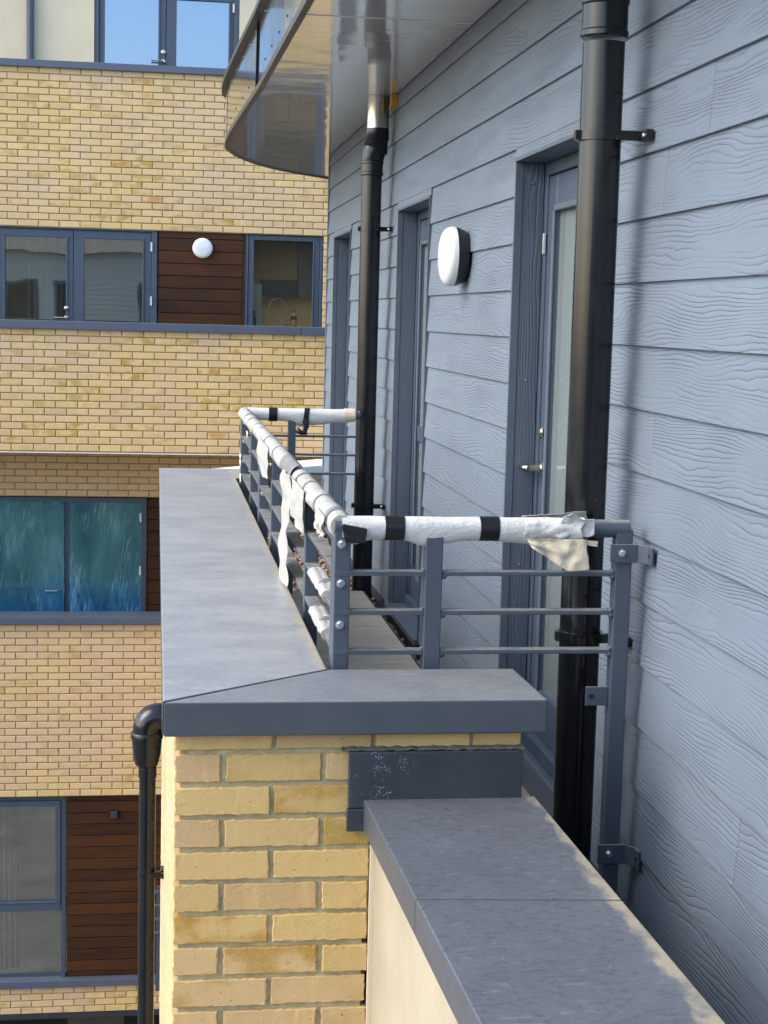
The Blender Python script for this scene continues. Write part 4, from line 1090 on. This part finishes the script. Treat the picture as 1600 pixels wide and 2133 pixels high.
def cloth(name, par, fn, nu, nv, mat, th=0.0012):
    o = part(name, MB().grid(fn, nu, nv), mat, par, True); o.modifiers.new('thickness', 'SOLIDIFY').thickness = th
    s = o.modifiers.new('smooth', 'SUBSURF'); s.levels = 1; s.render_levels = 1
    return o
# flared, torn end of the wrap
def flare(u, v):
    th = 2*math.pi*(v*0.86+0.02); s = u*0.16
    r = 0.030+0.004*u+0.010*u*u*(0.5+0.5*math.cos(th*1.0+0.6))+0.003*N(u*4, th*1.2, 5)+0.0035*N(u*9, th*3, 8)
    xend = 0.90+s*(1.0+0.10*math.sin(th))+0.012*N(th*2, u*3, 4)*u
    return (xend, YN+math.sin(th)*r*1.0-0.003, RZ+math.cos(th)*r+0.002)
cloth('loose_end', nw, flare, 18, 34, 'fleece_white')
def hang(u, v):   # cream inner layer dropping below the rail
    x = 0.905+0.15*u+0.006*N(v*4, u*3, 1); w_ = min(1, 0.25+1.2*u) if u < 0.65 else 1.0
    z = RZ-0.022-v*0.083*w_*(1.0-0.06*u)
    return (x+0.01*v, YN-0.034+0.013*N(u*5, v*3.5, 11)-0.010*v, z)
cloth('loose_end', nw, hang, 16, 10, 'fleece_cream')
def roll_up(u, v):
    x = 0.975+0.10*u; a = -0.6+2.6*v
    return (x+0.03*v*(1-u), YN-0.036+0.016*(math.cos(a)-1)*(1-u)-0.004*N(u*6, v*4, 2), RZ+0.030*math.sin(a)*(1-0.25*u)+0.009*N(u*3, v*3, 9)+0.012*(1-u)*v)
cloth('loose_end', nw, roll_up, 14, 12, 'fleece_white')
cloth('torn_strip', nw, lambda u, v: (1.045+0.042*u+0.004*N(v*9, 3, 1)*(u > .9), YN-0.030, RZ-0.024-0.014*v-0.004*u+0.002*N(u*4, v*3, 3)), 8, 4, 'fleece_cream')
# far return
ft_ = [(0, 0.006), (0.1, 0.004), (0.2, 0.006), (0.3, 0.03), (0.36, 0.024), (0.5, 0.012), (0.6, 0.0)]
fw = wrap('rail_wrap', 'white fleece round the far top rail with black tape and a dangling tape end', (X_0-0.01, YF, RZ), (1.032, YF, RZ), 0.030, lambda s: interp(ft_, s), 4)
band(fw, (0.60, YF, RZ), (1,0,0), 0.044, 0.0335, 'tape_black', 0.006); band(fw, (0.772, YF, RZ), (1,0,0), 0.026, 0.0335, 'tape_black', 0.024, 0.006)
m = MB(); m.grid(lambda u, v: (0.758+0.027*u-(0.0 if v < .6 else (v-.6)*0.03), YF-0.040+0.004*N(u*3, v*5, 2), RZ-0.02-0.085*v*(1-0.12*u)), 4, 10)
m.tube([(0.775, YF-0.04, RZ-0.095), (0.745, YF-0.045, RZ-0.092), (0.72, YF-0.04, RZ-0.078)], [0.009, 0.012, 0.016], 10)
st_ = part('tape_tail', m, 'tape_black', fw, True); st_.modifiers.new('t', 'SOLIDIFY').thickness = 0.0015
band(fw, (1.0, YF, RZ), (1,0,0), 0.055, 0.0345, 'fleece_cream', 0.0)
# long side, wound in a spiral with grey tape turns
lt_ = [(0, 0.004), (0.3, 0.012), (0.6, 0.004), (4.6, 0.004)]
lw_ = wrap('rail_wrap', 'white fleece wound along the long top rail with grey tape turns and a hanging strip', (XR_, YN-0.012, RZ), (XR_, YF+0.012, RZ), 0.0268, lambda s: interp(lt_, s), 9, spiral=0.30, step=0.02, mat='fleece_dimmed')
for (y, w_, tl) in ((3.98, 0.05, 0.004), (4.28, 0.016, 0.006), (4.62, 0.022, 0.012), (4.86, 0.018, 0.01), (5.86, 0.02, 0.02), (6.35, 0.016, 0.02), (6.85, 0.014, 0.02), (7.1, 0.012, 0.01), (7.5, 0.012, 0.01), (7.8, 0.012, 0.01)):
    band(lw_, (XR_, y, RZ), (0,1,0), w_, 0.0318 if w_ < 0.04 else 0.031, 'tape_grey', 0.002, tl)
m = MB(); m.grid(lambda u, v: (XR_-0.034*math.cos(1.9*v-0.35), 5.0+0.42*u, RZ+0.004+0.0355*math.sin(1.9*v-0.35)+0.002), 8, 8)
o = part('tape', m, 'tape_grey', lw_, True); o.modifiers.new('t', 'SOLIDIFY').thickness = 0.001
def flap(y0, y1, dz, seed, lean=0.0):
    def fn(u, v):
        y = y0+(y1-y0)*u
        e = 1-0.10*abs(2*u-1)**4+0.16*N(u*3.3, seed, 0)+0.05*N(u*11, seed, 4)
        return (XR_-0.034-0.004*math.sin(v*3)+0.016*N(u*4, v*3, seed)*v, y+lean*v, RZ+0.012-dz*v*e)
    return cloth('loose_flap', lw_, fn, 20, 14, 'fleece_dimmed')
flap(6.0, 6.62, 0.13, 2); flap(4.52, 4.95, 0.125, 5); flap(3.95, 4.15, 0.06, 11, 0.02)
def strip(u, v):
    t_ = v; y = 5.28-0.42*u*(1-0.35*t_)-0.05*t_-0.26*max(0, t_-0.72)*(0.6+0.4*u)
    if v < 0.12: y += 0.10*(0.5-u)*(1-v/0.12)*-1.0
    return (XR_-0.036-0.012*t_+0.014*N(u*3.2, v*5, 6)+0.006*N(u*7, v*9, 2), y+0.03*N(v*4, 2, 1), RZ+0.01-0.36*t_*(1-0.06*u)+0.02*(1-u)*(t_ > 2))
cloth('hanging_strip', lw_, strip, 8, 30, 'fleece_dimmed')
# scraps left on the lower bars
def bar_wrap(y0, y1, z, label, seed):
    t = thing('bar_wrap', label, 'rail wrap', (XR_, y0, z)); k = 14
    pts = [(XR_, y0+(y1-y0)*i/k, z) for i in range(k+1)]
    def fn(i, th, rr, q):
        c, s_ = math.cos(th), math.sin(th); rr = 0.0115+0.0125*abs(s_)**1.5+0.004*N(i*0.9, th*1.6, seed)+0.003*((i*0.33+th/6.28) % 1)
        return rr, Vector((0, 0, 0.001*N(i, 1, seed)))
    part('fleece', MB().tube(pts, 0.02, 22, True, fn), 'fleece_dimmed', t, True, 60)
    band(t, (XR_, y0+(y1-y0)*0.35, z), (0,1,0), 0.02, 0.0225, 'tape_grey', 0.0, 0.01)
bar_wrap(4.06, 4.46, BARS[1], 'scrap of white fleece wrapped on the middle bar beside the near corner post', 3)
bar_wrap(4.06, 4.40, BARS[2], 'scrap of white fleece wrapped on the lowest bar beside the near corner post', 6)
def scrap(y, z, h, label, seed):
    t = thing('fabric_scrap', label, 'cloth scrap', (XR_, y, z))
    cloth('cloth', t, lambda u, v: (XR_-0.026+0.006*N(u*4, v*4, seed), y-0.09*u+0.02*N(v*5, u*2, seed), z-h*v*(0.7+0.5*N(u*3, 1, seed))), 8, 8, 'fleece_white')
scrap(8.20, -0.70, 0.085, 'torn white scrap tied at the far corner post on the middle bar', 2)
scrap(8.16, -0.80, 0.06, 'torn white scrap tied at the far corner post on the lowest bar', 7)
scrap(7.62, -0.545, 0.04, 'torn white scrap hanging under the long rail near its far end', 9)

# ------------------------------------------------------------------ rainwater pipe on the outer face of the parapet
rp = thing('downpipe', 'black rainwater downpipe with elbow and hopper on the left of the brick pier', 'pipe', (-0.022, 6.5, GZ))
cx, cy = -0.022, 6.5
pts = [(0.075, cy, -1.655), (0.04, cy, -1.650)]+[(0.02-0.045*math.sin(a*math.pi/16), cy, -1.700+0.050*math.cos(a*math.pi/16)) for a in range(0, 9)]+[(-0.025, cy, -1.73)]
part('elbow', MB().tube(pts, [0.0575]*3+[0.059]*8+[0.061]*2 if len(pts) == 13 else 0.059, 32), 'pvc_black', rp, True, 40)
m = MB(); lathe(m, [(-1.71, 0.0635), (-1.715, 0.066), (-1.735, 0.066), (-1.738, 0.062), (-1.80, 0.057), (-1.835, 0.050), (-1.848, 0.046), (-1.85, 0.030)][::-1], (-0.026, cy, 0), (0,0,1), 32)
part('hopper', m, 'pvc_black', rp, True, 40)
part('pipe', MB().tube([(cx, cy, -10.1), (cx, cy, -1.852)], 0.034, 28), 'pvc_black', rp, True, 40)
m = MB(); lathe(m, [(-1.90, 0.0375), (-1.855, 0.0375)], (cx, cy, 0), (0,0,1), 28); part('socket', m, 'pvc_black', rp, True, 40)
for z in (-2.31, -4.1, -5.9):
    m = MB(); lathe(m, [(z-0.008, 0.038), (z+0.008, 0.038)], (cx, cy, 0), (0,0,1), 28); m.box(cx+0.02, 0.05, cy-0.03, cy-0.012, z-0.011, z+0.011); m.box(0.036, 0.05, cy-0.05, cy+0.05, z-0.011, z+0.011)
    part('bracket', m, 'pvc_black', rp, True, 30)

for o in sc.objects:
    if o.parent is None and 'label' in o.keys():
        k = o.name.split('.')[0]
        g_ = {'soil_pipe': 'black soil pipes on the clad wall', 'rail_wrap': 'fleece wraps on the top rail', 'bar_wrap': 'fleece wraps on the lower bars', 'fabric_scrap': 'torn scraps of fleece on the railing',
              'protective_film': 'film over the lower far doors', 'bulkhead_lamp': 'round bulkhead wall lamps', 'sauce_bottle': 'bottles in the kitchen window', 'dark_bottle': 'bottles in the kitchen window'}.get(k)
        if g_: o['group'] = g_
settle()
